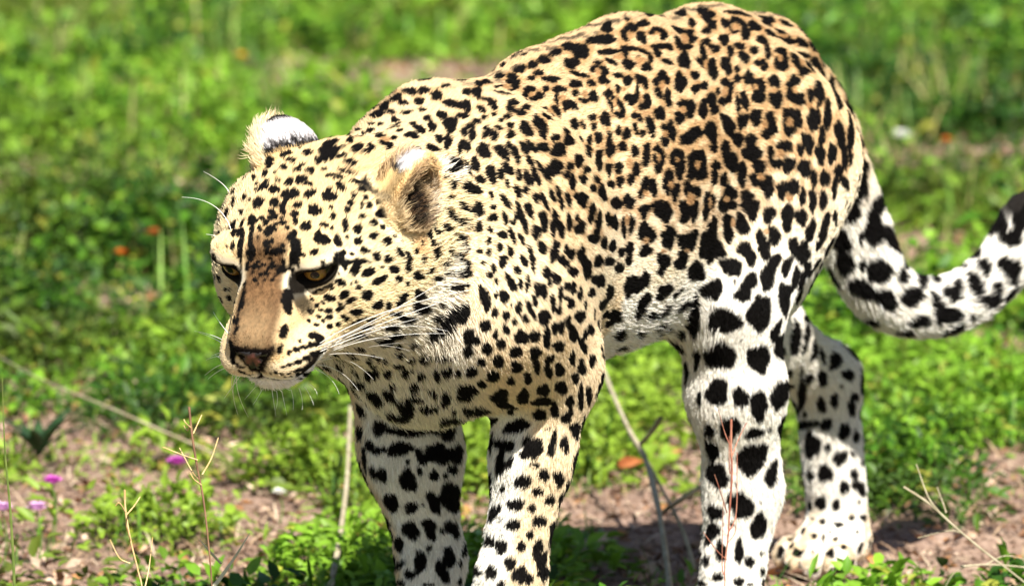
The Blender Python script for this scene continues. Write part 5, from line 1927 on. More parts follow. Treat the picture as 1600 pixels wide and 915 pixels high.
def cover(x, y):
    """how thickly the herbs grow, 0 bare soil to 1 closed"""
    c = fbm(x, y, 0.55, 31, 3) * 0.75 + fbm(x, y, 0.16, 41, 2) * 0.45
    c = c + np.clip((y - 1.2) * 0.22, -0.12, 0.20)
    for bx, by, rx, ry in BARE:
        c = c - (0.38 if by < 1.9 else 0.9) * np.exp(-((x - bx) / rx) ** 2 - ((y - by) / ry) ** 2)
    c = c + 0.34 * (vnoise(x / 0.10, y / 0.13, 95) - 0.5) + 0.10 * (y < 1.3)
    c = c - 0.35 * np.clip((vnoise(x / 0.16, y / 0.20, 91) - 0.55) / 0.15, 0, 1)
    return np.clip((c - 0.33) / 0.22, 0, 1)
def relief(x, y):
    r = np.hypot(x, y - 3)
    amp = np.clip(1 - r / 40, 0, 1)
    z = (fbm(x, y, 0.9, 5, 3) - 0.5) * 0.045 + (fbm(x, y, 0.11, 9, 3) - 0.5) * 0.020 + (fbm(x, y, 0.03, 12, 2) - 0.5) * 0.007
    z = z * amp
    for px, py in PAWS: z = z * (1 - 0.9 * np.exp(-((x - px) ** 2 + (y - py) ** 2) / 0.12 ** 2))
    return z - 0.004
PAWS = [tuple(to_world(np.array(p))[:2]) for p in ((0.28, 0.066, 0), (0.19, -0.082, 0), (-0.13, 0.086, 0), (-0.62, -0.073, 0))]
def make_ground():
    def axis(lo, hi, st, far):
        core = np.arange(lo, hi + st / 2, st); g = []; d = st; p = 0
        while p < far: d *= 1.25; p += d; g.append(p)
        g = np.array(g); return np.concatenate((lo - g[::-1], core, hi + g))
    X, Y = axis(-1.7, 1.9, 0.014, 900), axis(-0.9, 6.6, 0.018, 900)
    gx, gy = np.meshgrid(X, Y, indexing='ij'); z = relief(gx.ravel(), gy.ravel())
    V = np.stack((gx.ravel(), gy.ravel(), z), 1); n, m = len(X), len(Y)
    i = np.arange(n - 1)[:, None] * m + np.arange(m - 1)[None]
    F = np.stack((i, i + m, i + m + 1, i + 1), -1).reshape(-1, 4)
    mat, nt, b = P_('soil', rough=0.95, spec=0.08)
    N = nt.nodes.new; L = nt.links.new
    tc = N('ShaderNodeTexCoord')
    def noise(sc, det=6, ro=0.6):
        q = N('ShaderNodeTexNoise'); q.inputs['Scale'].default_value = sc; q.inputs['Detail'].default_value = det; q.inputs['Roughness'].default_value = ro; L(tc.outputs['Object'], q.inputs['Vector']); return q.outputs['Fac']
    def ramp(src, els):
        r = N('ShaderNodeValToRGB'); L(src, r.inputs[0]); e = r.color_ramp.elements
        e[0].position, e[0].color = els[0][0], (*els[0][1], 1); e[1].position, e[1].color = els[-1][0], (*els[-1][1], 1)
        for p, c in els[1:-1]: k = e.new(p); k.color = (*c, 1)
        return r.outputs[0]
    def mixc(f, a, b_):
        q = N('ShaderNodeMix'); q.data_type = 'RGBA'
        if isinstance(f, float): q.inputs[0].default_value = f
        else: L(f, q.inputs[0])
        L(a, q.inputs[6]); L(b_, q.inputs[7]); return q.outputs[2]
    c1 = ramp(noise(7), [(0.30, (0.13, 0.080, 0.060)), (0.50, (0.25, 0.168, 0.118)), (0.72, (0.38, 0.28, 0.205))])
    c2 = ramp(noise(60, 5, 0.7), [(0.34, (0.06, 0.035, 0.025)), (0.50, (0.27, 0.18, 0.14)), (0.66, (0.50, 0.38, 0.31))])
    soil = mixc(0.5, c1, c2)
    # far away, where single herbs are no longer built, the sheet itself takes the meadow's green
    sp = N('ShaderNodeVectorMath'); sp.operation = 'DISTANCE'; sp.inputs[1].default_value = (0, 2.6, 0); L(tc.outputs['Object'], sp.inputs[0])
    mr = N('ShaderNodeMapRange'); mr.inputs[1].default_value = 4.5; mr.inputs[2].default_value = 8.5; L(sp.outputs['Value'], mr.inputs[0])
    gr = ramp(noise(2.2), [(0.3, (0.035, 0.075, 0.012)), (0.55, (0.085, 0.17, 0.022)), (0.8, (0.20, 0.20, 0.07))])
    L(mixc(mr.outputs[0], soil, gr), b.inputs['Base Color'])
    bp = N('ShaderNodeBump'); bp.inputs['Strength'].default_value = 0.7; bp.inputs['Distance'].default_value = 0.006; L(noise(140, 6, 0.7), bp.inputs['Height']); L(bp.outputs[0], b.inputs['Normal'])
    return tag(mesh_from('ground', V, F, mat), kind='structure')
make_ground()

def leaf_mat(name, tr=0.4, rough=0.5, spec=0.28):
    m, nt, b = P_(name, rough=rough, spec=spec)
    a = nt.nodes.new('ShaderNodeAttribute'); a.attribute_name = 'tint'
    nz = nt.nodes.new('ShaderNodeTexNoise'); nz.inputs['Scale'].default_value = 130; nz.inputs['Detail'].default_value = 3
    tc = nt.nodes.new('ShaderNodeTexCoord'); nt.links.new(tc.outputs['Object'], nz.inputs['Vector'])
    hv = nt.nodes.new('ShaderNodeHueSaturation'); mr = nt.nodes.new('ShaderNodeMapRange'); mr.inputs[3].default_value = 0.72; mr.inputs[4].default_value = 1.28
    nt.links.new(nz.outputs['Fac'], mr.inputs[0]); nt.links.new(mr.outputs[0], hv.inputs['Value']); nt.links.new(a.outputs['Color'], hv.inputs['Color'])
    nt.links.new(hv.outputs[0], b.inputs['Base Color'])
    t = nt.nodes.new('ShaderNodeBsdfTranslucent'); nt.links.new(hv.outputs[0], t.inputs[0])
    mx = nt.nodes.new('ShaderNodeMixShader'); mx.inputs[0].default_value = tr
    nt.links.new(b.outputs[0], mx.inputs[1]); nt.links.new(t.outputs[0], mx.inputs[2]); nt.links.new(mx.outputs[0], nt.nodes['Material Output'].inputs[0])
    return m
def leaves(name, P, D, U, ln, wd, tint, mat, fold=0.25, curl=0.25, fine=True, parent=None):
    """many small leaves as one mesh: base point, direction, upper-side normal, length, width"""
    n = len(P); D = D / (np.linalg.norm(D, axis=1)[:, None] + 1e-9); S = np.cross(D, U); S /= np.linalg.norm(S, axis=1)[:, None] + 1e-9; U = np.cross(S, D)
    ln, wd = ln[:, None], wd[:, None]
    def pt(t, s, up=0.0): return P + D * ln * t + S * wd * s + U * (wd * abs(s) * 2 * fold - ln * curl * t * t + up)
    if fine:
        R_ = [pt(0, 0), pt(.30, -.42), pt(.30, 0), pt(.30, .42), pt(.66, -.40), pt(.66, 0), pt(.66, .40), pt(1, 0)]
        T_ = [(0, 2, 1), (0, 3, 2), (1, 2, 5), (1, 5, 4), (2, 3, 6), (2, 6, 5), (4, 5, 7), (5, 6, 7)]
    else:
        R_ = [pt(0, 0), pt(.45, -.5), pt(.45, 0), pt(.45, .5), pt(1, 0)]; T_ = [(0, 2, 1), (0, 3, 2), (1, 2, 4), (2, 3, 4)]
    k = len(R_); V = np.stack(R_, 1).reshape(-1, 3); F = (np.arange(n)[:, None, None] * k + np.array(T_)[None]).reshape(-1, 3)
    o = mesh_from(name, V, F, mat, parent, smooth=False)
    a = o.data.color_attributes.new('tint', 'FLOAT_COLOR', 'POINT'); C = np.repeat(np.concatenate((tint, np.ones((n, 1))), 1), k, 0)
    a.data.foreach_set('color', C.astype(np.float32).ravel())
    return o
herb_m = leaf_mat('herb_leaf', 0.26)
G_DARK, G_MID, G_LITE, G_YEL = (np.array(c) for c in ((0.018, 0.058, 0.007), (0.064, 0.175, 0.009), (0.165, 0.315, 0.022), (0.320, 0.310, 0.045)))
def scatter(n, r, lo, hi): return np.stack((r.uniform(lo[0], hi[0], n), r.uniform(lo[1], hi[1], n)), 1)
def in_wedge(x, y, m=0.35): return np.abs(x) < (y + 7.9) * 0.0692 + m
def herb_bed(name, ncl, lo, hi, seed, size, per, fine, hmax=0.10, wedge=True, mat=None, tall=1.0):
    r = np.random.default_rng(seed); c = scatter(ncl, r, lo, hi)
    w_ = in_wedge(c[:, 0], c[:, 1], 0.6); c = c[w_ if wedge else ~w_]
    cv = cover(c[:, 0], c[:, 1]); c = c[r.random(len(c)) < cv * 0.97 + 0.03]
    for px, py in PAWS: c = c[((c[:, 0] - px) ** 2 + (c[:, 1] - py) ** 2) > 0.085 ** 2]
    n = len(c); cv = cover(c[:, 0], c[:, 1])
    kind = fbm(c[:, 0], c[:, 1], 0.5, 77, 2) + r.normal(0, 0.10, n)
    R_ = r.uniform(0.020, 0.070, n) * tall ** 0.35 * (0.75 + 0.5 * cv); Hh = tall ** 0.65 * R_ * r.uniform(0.7, 1.9, n) * np.clip(0.6 + 0.8 * fbm(c[:, 0], c[:, 1], 0.7, 55, 2), 0.5, 1.5)
    Hh = np.minimum(Hh, hmax)
    tone = np.clip((kind - 0.5) * 4.6 + 0.46 + r.normal(0, 0.22, n), 0, 1)
    k = np.maximum(5, (per * (R_ / 0.04) ** 1.5 * r.uniform(0.7, 1.3, n)).astype(int)); I = np.repeat(np.arange(n), k); N = len(I)
    an = r.uniform(0, 6.283, N); rr = R_[I] * np.sqrt(r.random(N)); zz = Hh[I] * np.sqrt(np.clip(1 - (rr / R_[I]) ** 2, 0.02, 1)) * r.uniform(0.25, 1.0, N)
    x, y = c[I, 0] + rr * np.cos(an), c[I, 1] + rr * np.sin(an)
    P = np.stack((x, y, relief(x, y) + zz), 1)
    out = np.stack((np.cos(an), np.sin(an), np.zeros(N)), 1)
    D = out * (0.4 + rr / R_[I])[:, None] + np.array((0, 0, 1.0)) * r.uniform(-0.1, 0.9, N)[:, None] + r.normal(0, 0.45, (N, 3))
    U = np.array((0, 0, 1.0)) + out * 0.3 + r.normal(0, 0.35, (N, 3))
    ln = r.uniform(0.6, 1.35, N) * size * np.clip(np.exp(r.normal(-0.16, 0.36, n)), 0.4, 1.45)[I]; wd = ln * np.where(r.random(n) < 0.3, 0.16 + 0.12 * r.random(n), 0.36 + 0.34 * r.random(n))[I]
    t = np.clip(tone[I] + r.normal(0, 0.16, N), 0, 1)
    C = G_DARK + (G_MID - G_DARK) * np.clip(t * 2, 0, 1)[:, None]; C = C + (G_LITE - C) * np.clip(t * 2 - 1, 0, 1)[:, None]
    C = C + (G_YEL - C) * (r.random(N) < 0.05)[:, None] * 0.7
    yl = np.clip((fbm(c[:, 0], c[:, 1], 0.8, 63, 2) - 0.55) / 0.2, 0, 1)[I]; C = C + (G_YEL * 0.9 - C) * (0.25 * yl)[:, None]
    C = C * r.uniform(0.8, 1.2, N)[:, None]
    print(name, n, N)
    return tag(leaves(name, P, D, U, ln, wd, C, mat or herb_m, fine=fine), kind='stuff')
herb_bed('green_herbs', 6150, (-2.0, -0.6), (2.0, 1.2), 101, 0.019, 28, True, 0.075)
herb_bed('low_herbs', 4100, (-2.0, 1.2), (2.0, 2.4), 106, 0.019, 28, False, 0.075)
herb_bed('meadow_herbs', 12500, (-2.6, 2.3), (2.6, 7.2), 102, 0.025, 24, False, 0.16)
herb_bed('tall_herbs', 1430, (-2.6, 2.0), (2.6, 7.2), 104, 0.030, 18, False, 0.20, tall=2.2)
herb_bed('outlying_herbs', 6000, (-6.0, -2.0), (6.0, 11.0), 103, 0.036, 11, False, 0.11, wedge=False)

def blades(name, n, lo, hi, seed, ln, wd, cols, mat, need=0.15, kind='stuff', flat=0.0, clump=6, wedge=True):
    r = np.random.default_rng(seed); c = scatter(n // clump, r, lo, hi)
    if wedge: c = c[in_wedge(c[:, 0], c[:, 1])]
    cv = cover(c[:, 0], c[:, 1]); c = c[r.random(len(c)) < np.where(need >= 0, np.clip(cv + need, 0, 1), np.clip(1 + need - cv, 0.08, 1))]
    for px, py in PAWS: c = c[((c[:, 0] - px) ** 2 + (c[:, 1] - py) ** 2) > 0.05 ** 2]
    c = np.repeat(c, clump, 0); c = c + r.normal(0, 0.018, c.shape); N = len(c)
    an = r.uniform(0, 6.283, N); d = np.stack((np.cos(an), np.sin(an), np.zeros(N)), 1); s = np.stack((-np.sin(an), np.cos(an), np.zeros(N)), 1)
    L = ln * r.uniform(0.5, 1.4, N); lean = r.uniform(0.15, 0.9, N) if flat == 0 else r.uniform(0.85, 1.0, N)
    w = wd * r.uniform(0.6, 1.4, N); base = np.stack((c[:, 0], c[:, 1], relief(c[:, 0], c[:, 1]) + flat * r.random(N)), 1)
    rows = []
    for t, wf in ((0, 0.8), (0.35, 1.0), (0.7, 0.75), (1.0, 0.05)):
        u = np.sqrt(np.maximum(1 - lean ** 2, 0.0)) * t * (1 - 0.35 * lean * t) + (0.004 if flat else 0)
        p = base + d * (L * lean * t * (0.55 + 0.45 * t))[:, None] + np.array((0, 0, 1.0)) * (L * u)[:, None]
        rows += [p - s * (w * wf / 2)[:, None], p + s * (w * wf / 2)[:, None]]
    V = np.stack(rows, 1).reshape(-1, 3); F = (np.arange(N)[:, None, None] * 8 + np.array([(0, 1, 3, 2), (2, 3, 5, 4), (4, 5, 7, 6)])[None]).reshape(-1, 4)
    o = mesh_from(name, V, F, mat, None, False)
    C = np.array(cols)[r.integers(0, len(cols), N)] * r.uniform(0.75, 1.25, N)[:, None]
    a = o.data.color_attributes.new('tint', 'FLOAT_COLOR', 'POINT'); a.data.foreach_set('color', np.repeat(np.concatenate((C, np.ones((N, 1))), 1), 8, 0).astype(np.float32).ravel())
    print(name, N); return tag(o, kind=kind)
blades('grass', 26000, (-1.5, -0.6), (1.5, 3.0), 201, 0.060, 0.0030, [(0.05, 0.14, 0.015), (0.09, 0.20, 0.02), (0.15, 0.24, 0.03)], herb_m, 0.02)
blades('meadow_grass', 16000, (-2.0, 2.5), (2.0, 7.0), 202, 0.11, 0.0040, [(0.07, 0.17, 0.02), (0.12, 0.22, 0.03), (0.30, 0.26, 0.10)], herb_m, 0.05)
blades('tall_grass', 9000, (-2.0, 2.0), (2.0, 7.2), 205, 0.14, 0.0042, [(0.10, 0.22, 0.02), (0.17, 0.29, 0.035), (0.24, 0.30, 0.06), (0.32, 0.30, 0.12)], herb_m, 0.0, clump=14)
dry_m = leaf_mat('dry_straw', 0.15, 0.8, 0.1)
blades('straw_litter', 44000, (-2.0, -0.6), (2.0, 6.5), 203, 0.045, 0.0022, [(0.42, 0.30, 0.19), (0.30, 0.20, 0.13), (0.52, 0.42, 0.30), (0.20, 0.12, 0.08)], dry_m, -0.02, flat=0.012, clump=3)
def litter(n, seed):
    r = np.random.default_rng(seed); c = scatter(n, r, (-1.8, -0.5), (1.9, 6.5)); c = c[in_wedge(c[:, 0], c[:, 1])]; c = c[r.random(len(c)) < np.clip(1.05 - cover(c[:, 0], c[:, 1]), 0.1, 1)]
    N = len(c); an = r.uniform(0, 6.283, N); P = np.stack((c[:, 0], c[:, 1], relief(c[:, 0], c[:, 1]) + r.uniform(0.001, 0.012, N)), 1)
    D = np.stack((np.cos(an), np.sin(an), r.normal(0, 0.35, N)), 1); U = np.array((0, 0, 1.0)) + r.normal(0, 0.45, (N, 3)); ln = r.uniform(0.006, 0.024, N)
    cols = np.array([(0.40, 0.27, 0.18), (0.22, 0.12, 0.07), (0.50, 0.38, 0.28), (0.13, 0.07, 0.045), (0.34, 0.17, 0.07)])
    tag(leaves('leaf_litter', P, D, U, ln, ln * r.uniform(0.35, 0.8, N), cols[r.integers(0, 5, N)] * r.uniform(0.7, 1.2, N)[:, None], dry_m, 0.35, -0.2, fine=False), kind='stuff')
litter(42000, 301)
def clods(n, seed):
    r = np.random.default_rng(seed); c = scatter(n, r, (-1.4, -0.3), (1.5, 3.0)); c = c[in_wedge(c[:, 0], c[:, 1])]; c = c[r.random(len(c)) < np.clip(1.1 - cover(c[:, 0], c[:, 1]), 0, 1)]
    oc = np.array([(1, 0, 0), (-1, 0, 0), (0, 1, 0), (0, -1, 0), (0, 0, 1), (0, 0, -1)], float); N = len(c)
    s = r.uniform(0.002, 0.007, N) * np.where(r.random(N) < 0.05, 1.8, 1)
    V = oc[None] * s[:, None, None] * r.uniform(0.6, 1.2, (N, 6, 3)); V[:, :, 2] *= 0.7
    V += r.normal(0, 0.15, V.shape) * s[:, None, None]
    V += np.stack((c[:, 0], c[:, 1], relief(c[:, 0], c[:, 1]) + s * 0.3), 1)[:, None]
    T = np.array([(0, 2, 4), (2, 1, 4), (1, 3, 4), (3, 0, 4), (2, 0, 5), (1, 2, 5), (3, 1, 5), (0, 3, 5)])
    o = mesh_from('soil_crumbs', V.reshape(-1, 3), (np.arange(N)[:, None, None] * 6 + T[None]).reshape(-1, 3), bpy.data.materials['soil'], None, False); tag(o, kind='stuff')
clods(22000, 401)

# ---------------------------------------------------------------- whiskers (leopard frame, 0.1 mm: root, control, tip, radius in microns)
WHISKERS = """5527 540 4459 5649 1270 4896 4931 2000 5060 525
5562 541 4431 5713 1120 4649 5040 1700 5120 525
5510 543 4398 5705 1222 4700 5013 1900 4997 525
5528 540 4373 5461 1070 4624 5294 1600 4779 525
5058 229 4260 5310 1014 4779 5073 1800 4637 525
5052 241 4247 5233 970 4574 4985 1700 4590 525
3589 -803 3920 4368 349 4343 5320 1500 4441 525
3531 -885 3877 4508 258 4258 5266 1400 4509 525
3466 -948 3835 4491 126 4217 5534 1200 4155 525
3321 -1076 3776 4413 12 4027 5650 1100 4044 525
5039 248 4285 5361 874 4468 5544 1500 4784 525
5488 543 4421 5737 1072 4645 5462 1600 4913 525
5074 216 4228 5384 758 4397 5484 1300 4366 525
3237 -1178 3720 4346 -139 3903 5702 900 3999 525
5883 -346 4524 5522 -723 4553 5118 -1100 4578 475
6016 -257 4452 5456 -829 4415 5036 -1400 4339 475
5611 -554 4323 5211 -977 4328 4947 -1400 4307 475
5613 -545 4278 5299 -872 4210 5021 -1200 4095 475
5607 -525 4239 5278 -913 4177 4974 -1300 4039 475
5608 -509 4175 5290 -904 4093 4998 -1300 3881 475
5606 -495 4136 5346 -847 4053 5079 -1200 3862 475
5595 -471 4104 5356 -735 3945 4896 -1000 3647 475
5586 -453 4084 5360 -676 3852 4789 -900 3454 475
5578 -435 4065 5403 -718 3900 4831 -1000 3470 475
5612 -522 4200 5393 -861 4151 4954 -1200 4112 475
5573 -423 4045 5358 -661 3899 5211 -900 3709 475
5221 -782 5449 5099 -991 5768 5510 -1200 5808 400
4783 -1124 5766 4746 -1212 5868 4997 -1300 6004 400
5238 -868 5325 5146 -984 5390 5231 -1100 5398 400
5406 -150 3895 5460 -87 3770 5482 -48 3645 275
5350 -70 3889 5400 -2 3783 5418 42 3658 275
5292 9 3894 5339 82 3802 5379 94 3710 275
5243 71 3913 5283 155 3821 5323 167 3709 275
5207 117 3926 5236 217 3847 5254 262 3761 275
5173 157 3951 5202 258 3925 5227 291 3853 275
5461 -231 3909 5545 -211 3850 5614 -242 3764 275
5496 -286 3935 5590 -282 3889 5659 -313 3817 275
5380 -112 3889 5431 -44 3783 5485 -54 3711 275"""
for row in WHISKERS.splitlines():
    v = [int(q) for q in row.split()]
    p = np.array(v[:9], float).reshape(3, 3) / 1e4
    bristle('whisker' if v[9] > 250 else 'chin_bristle', p, v[9] * 1e-6, v[9] * 0.25e-6, wh_m, leo)
# ---------------------------------------------------------------- dry weeds, stalks and flowers (world metres)
WEED1_PTS = (('stem', ((-0.329, -0.45, 0.374), (-0.326, -0.45, 0.344), (-0.321, -0.45, 0.311), (-0.315, -0.45, 0.278), (-0.31, -0.45, 0.231), (-0.307, -0.45, 0.188), (-0.306, -0.45, 0.131), (-0.305, -0.45, 0.031), (-0.305, -0.45, -0.006))), ('twig', ((-0.325, -0.45, 0.346), (-0.321, -0.44, 0.354), (-0.317, -0.43, 0.362))), ('twig', ((-0.327, -0.45, 0.352), (-0.332, -0.46, 0.359), (-0.334, -0.46, 0.363))), ('twig', ((-0.327, -0.45, 0.358), (-0.331, -0.44, 0.348), (-0.335, -0.435, 0.352))), ('twig', ((-0.321, -0.45, 0.319), (-0.338, -0.47, 0.329), (-0.355, -0.48, 0.338))), ('twig', ((-0.316, -0.45, 0.304), (-0.307, -0.44, 0.319), (-0.3, -0.43, 0.339))), ('twig', ((-0.319, -0.45, 0.299), (-0.327, -0.44, 0.306), (-0.34, -0.43, 0.328))), ('twig', ((-0.317, -0.45, 0.293), (-0.324, -0.46, 0.301), (-0.328, -0.46, 0.308))))
WEED2_PTS = (('stem', ((-0.398, -0.4, 0.279), (-0.397, -0.4, 0.255), (-0.392, -0.4, 0.225), (-0.385, -0.4, 0.195), (-0.38, -0.4, 0.168), (-0.375, -0.4, 0.081), (-0.373, -0.4, -0.007))), ('twig', ((-0.397, -0.4, 0.252), (-0.389, -0.39, 0.26), (-0.383, -0.38, 0.268))), ('twig', ((-0.397, -0.4, 0.255), (-0.403, -0.41, 0.267), (-0.407, -0.41, 0.264))), ('twig', ((-0.393, -0.4, 0.202), (-0.404, -0.4, 0.208), (-0.414, -0.39, 0.225))), ('twig', ((-0.38, -0.4, 0.168), (-0.375, -0.38, 0.191), (-0.371, -0.37, 0.224))), ('twig', ((-0.392, -0.4, 0.225), (-0.396, -0.41, 0.244), (-0.394, -0.42, 0.256))))
STALK_PTS = (('stem', ((0.233, -0.13, 0.305), (0.233, -0.13, 0.274), (0.234, -0.13, 0.246), (0.232, -0.13, 0.211), (0.23, -0.13, 0.176), (0.227, -0.13, 0.149), (0.227, -0.13, 0.121), (0.226, -0.13, 0.058), (0.224, -0.13, -0.001))), ('twig', ((0.234, -0.13, 0.265), (0.24, -0.12, 0.279), (0.25, -0.11, 0.298))), ('twig', ((0.233, -0.13, 0.274), (0.226, -0.13, 0.291), (0.219, -0.14, 0.317))), ('twig', ((0.232, -0.13, 0.246), (0.231, -0.13, 0.267), (0.231, -0.13, 0.287))), ('twig', ((0.229, -0.13, 0.204), (0.223, -0.14, 0.224), (0.215, -0.15, 0.249))), ('twig', ((0.23, -0.13, 0.182), (0.239, -0.12, 0.202), (0.24, -0.11, 0.266))), ('twig', ((0.229, -0.13, 0.17), (0.238, -0.12, 0.181), (0.239, -0.12, 0.202))), ('twig', ((0.228, -0.13, 0.154), (0.218, -0.14, 0.165), (0.203, -0.15, 0.187))), ('twig', ((0.227, -0.13, 0.135), (0.224, -0.13, 0.149), (0.225, -0.13, 0.218))))
RIGHT_PTS = (('stem', ((0.432, 0.15, 0.18), (0.459, 0.15, 0.162), (0.487, 0.15, 0.137), (0.516, 0.15, 0.112), (0.551, 0.15, 0.085), (0.594, 0.15, 0.051))), ('twig', ((0.472, 0.15, 0.151), (0.459, 0.15, 0.169), (0.446, 0.16, 0.204))), ('twig', ((0.479, 0.15, 0.151), (0.476, 0.16, 0.16), (0.47, 0.17, 0.176))), ('twig', ((0.512, 0.15, 0.116), (0.488, 0.16, 0.129), (0.449, 0.17, 0.119))))
RIGHT2_PTS = (('stem', ((0.497, 0.18, 0.085), (0.529, 0.18, 0.087), (0.568, 0.18, 0.084), (0.61, 0.18, 0.077))), ('twig', ((0.525, 0.18, 0.087), (0.547, 0.19, 0.095), (0.573, 0.2, 0.088))), ('twig', ((0.504, 0.18, 0.085), (0.49, 0.18, 0.077), (0.481, 0.18, 0.063))))
BEHIND1_PTS = (((-0.199, 1.124, 0.1), (-0.197, 0.934, 0.09), (-0.196, 0.745, 0.07), (-0.199, 0.528, 0.05), (-0.204, 0.356, 0.035), (-0.209, 0.37, 0.01)),)
BEHIND2_PTS = (((0.108, 1.264, 0.14), (0.122, 1.066, 0.13), (0.142, 0.887, 0.11), (0.16, 0.804, 0.09), (0.171, 0.581, 0.07), (0.177, 0.425, 0.04), (0.179, 0.339, 0.02)), ((0.153, 0.856, 0.1), (0.167, 0.788, 0.13), (0.175, 0.705, 0.16)), ((0.163, 0.85, 0.08), (0.181, 0.683, 0.07), (0.199, 0.567, 0.05), (0.21, 0.489, 0.02)), ((0.178, 0.642, 0.06), (0.201, 0.571, 0.09), (0.23, 0.615, 0.1)))
DIAG_PTS = (((-0.688, 1.583, 0.1), (-0.598, 1.336, 0.1), (-0.495, 1.216, 0.08), (-0.422, 1.202, 0.05), (-0.364, 1.225, 0.02)),)
BLADE_PTS = (((-0.526, -0.35, 0.387), (-0.524, -0.35, 0.313), (-0.519, -0.35, 0.246), (-0.516, -0.35, 0.178), (-0.514, -0.35, 0.077), (-0.514, -0.35, -0.005)),)
PALE_PTS = (((-0.273, -0.3, 0.215), (-0.287, -0.3, 0.192), (-0.304, -0.3, 0.167), (-0.321, -0.3, 0.141), (-0.341, -0.3, 0.073), (-0.348, -0.3, -0.009)), ((-0.326, -0.3, 0.208), (-0.314, -0.3, 0.194), (-0.303, -0.3, 0.182)))
PINK_PTS = ((-0.402, 0.865, 0.075), (-0.544, 0.738, 0.075), (-0.551, 0.567, 0.075), (-0.591, 0.567, 0.075))
ORANGE_PTS = ((-0.507, 2.487, 0.11), (-0.543, 2.301, 0.11), (-0.454, 4.484, 0.11), (0.671, 3.443, 0.11))
WHITE_PTS = ((-0.281, 0.914, 0.03), (0.607, 3.567, 0.1))
DEADLEAF_PTS = (0.131, 1.099, 0.03)
DARK_PTS = (-0.591, 1.232, 0)
def tint_mat(name, c0, c1, rough=0.75, scale=60, tr=0.0):
    m, nt, b = P_(name, rough=rough, spec=0.2); tc = nt.nodes.new('ShaderNodeTexCoord'); nz = nt.nodes.new('ShaderNodeTexNoise'); nz.inputs['Scale'].default_value = scale; nz.inputs['Detail'].default_value = 4
    nt.links.new(tc.outputs['Object'], nz.inputs['Vector']); r = nt.nodes.new('ShaderNodeValToRGB'); nt.links.new(nz.outputs['Fac'], r.inputs[0])
    e = r.color_ramp.elements; e[0].position, e[0].color = 0.35, (*c0, 1); e[1].position, e[1].color = 0.65, (*c1, 1)
    nt.links.new(r.outputs[0], b.inputs['Base Color'])
    if tr:
        t = nt.nodes.new('ShaderNodeBsdfTranslucent'); nt.links.new(r.outputs[0], t.inputs[0]); mx = nt.nodes.new('ShaderNodeMixShader'); mx.inputs[0].default_value = tr
        nt.links.new(b.outputs[0], mx.inputs[1]); nt.links.new(t.outputs[0], mx.inputs[2]); nt.links.new(mx.outputs[0], nt.nodes['Material Output'].inputs[0])
    return m
def thing(name, loc, label, cat, group=None):
    o = bpy.data.objects.new(name, None); scn.collection.objects.link(o); o.location = loc; o.empty_display_size = 0.05
    return tag(o, label, cat, group)
def spline(P, n=8):
    P = np.array(P, float); out = []
    Q = np.concatenate((2 * P[:1] - P[1:2], P, 2 * P[-1:] - P[-2:-1]))
    for i in range(1, len(Q) - 2):
        for t in np.linspace(0, 1, n, endpoint=False):
            a, b, c, d = Q[i - 1:i + 3]
            out.append(0.5 * (2 * b + (c - a) * t + (2 * a - 5 * b + 4 * c - d) * t * t + (3 * b - a - 3 * c + d) * t ** 3))
    out.append(P[-1]); return np.array(out)
def stem(name, P, r0, r1, mat, root, knots=0.0, k=6, flat=1.0, seed=0):
    c = spline(P) - np.array(root.location); n = len(c); V = []; F = []; rg = np.random.default_rng(seed)
    for i in range(n):
        d = c[min(i + 1, n - 1)] - c[max(i - 1, 0)]; d /= np.linalg.norm(d) + 1e-12
        a = np.cross(d, (0.1, 0.97, 0.2)); a /= np.linalg.norm(a) + 1e-12; b = np.cross(d, a); r = (r0 + (r1 - r0) * i / (n - 1)) * (1 + knots * rg.uniform(-1, 1))
        for j in range(k):
            g = 2 * math.pi * j / k; V.append(c[i] + a * math.cos(g) * r + b * math.sin(g) * r * flat)
    for i in range(n - 1):
        for j in range(k): F.append((i * k + j, i * k + (j + 1) % k, (i + 1) * k + (j + 1) % k, (i + 1) * k + j))
    return mesh_from(name, V, F, mat, root)
def weed(name, pts, label, cat, mat, r0, r1, tw, group=None, tmat=None, seed=0):
    base = min((p for k, l in pts for p in l), key=lambda p: p[2])
    t = thing(name, (base[0], base[1], relief(np.array([base[0]]), np.array([base[1]]))[0]), label, cat, group)
    bpy.context.view_layer.update()
    for i, (k, l) in enumerate(pts):
        if k == 'stem': stem('stem', l, r1, r0, mat, t, 0.12, seed=seed + i)
        else: stem('seed_pod', l, tw, tw * 0.55, tmat or mat, t, 0.25, seed=seed + i)
    return t
dry_stem_m = tint_mat('dry_weed_stem', (0.11, 0.055, 0.035), (0.24, 0.14, 0.08))
pod_m = tint_mat('dry_seed_pod', (0.42, 0.27, 0.11), (0.62, 0.46, 0.24))
red_m = tint_mat('red_stem', (0.24, 0.075, 0.05), (0.42, 0.20, 0.13))
pale_m = tint_mat('pale_dead_stalk', (0.33, 0.28, 0.18), (0.50, 0.44, 0.31), tr=0.2)
blade_m = tint_mat('pale_grass_blade', (0.52, 0.50, 0.33), (0.70, 0.68, 0.52), tr=0.3)
weed('dry_weed', WEED1_PTS, 'tall thin brown dry weed with upright seed pods left of the leopard below its muzzle', 'dry weed', dry_stem_m, 0.0006, 0.0013, 0.0009, 'dry weeds in the foreground', pod_m, 1)
weed('dry_weed', WEED2_PTS, 'shorter pale dry weed with pods at the lower left, left of the taller brown one', 'dry weed', pod_m, 0.0007, 0.0012, 0.0009, 'dry weeds in the foreground', pod_m, 20)
weed('red_weed', STALK_PTS, 'slim reddish dry weed with fine seed pods standing in front of the near hind leg', 'dry weed', red_m, 0.0006, 0.0013, 0.0007, 'dry weeds in the foreground', red_m, 40)
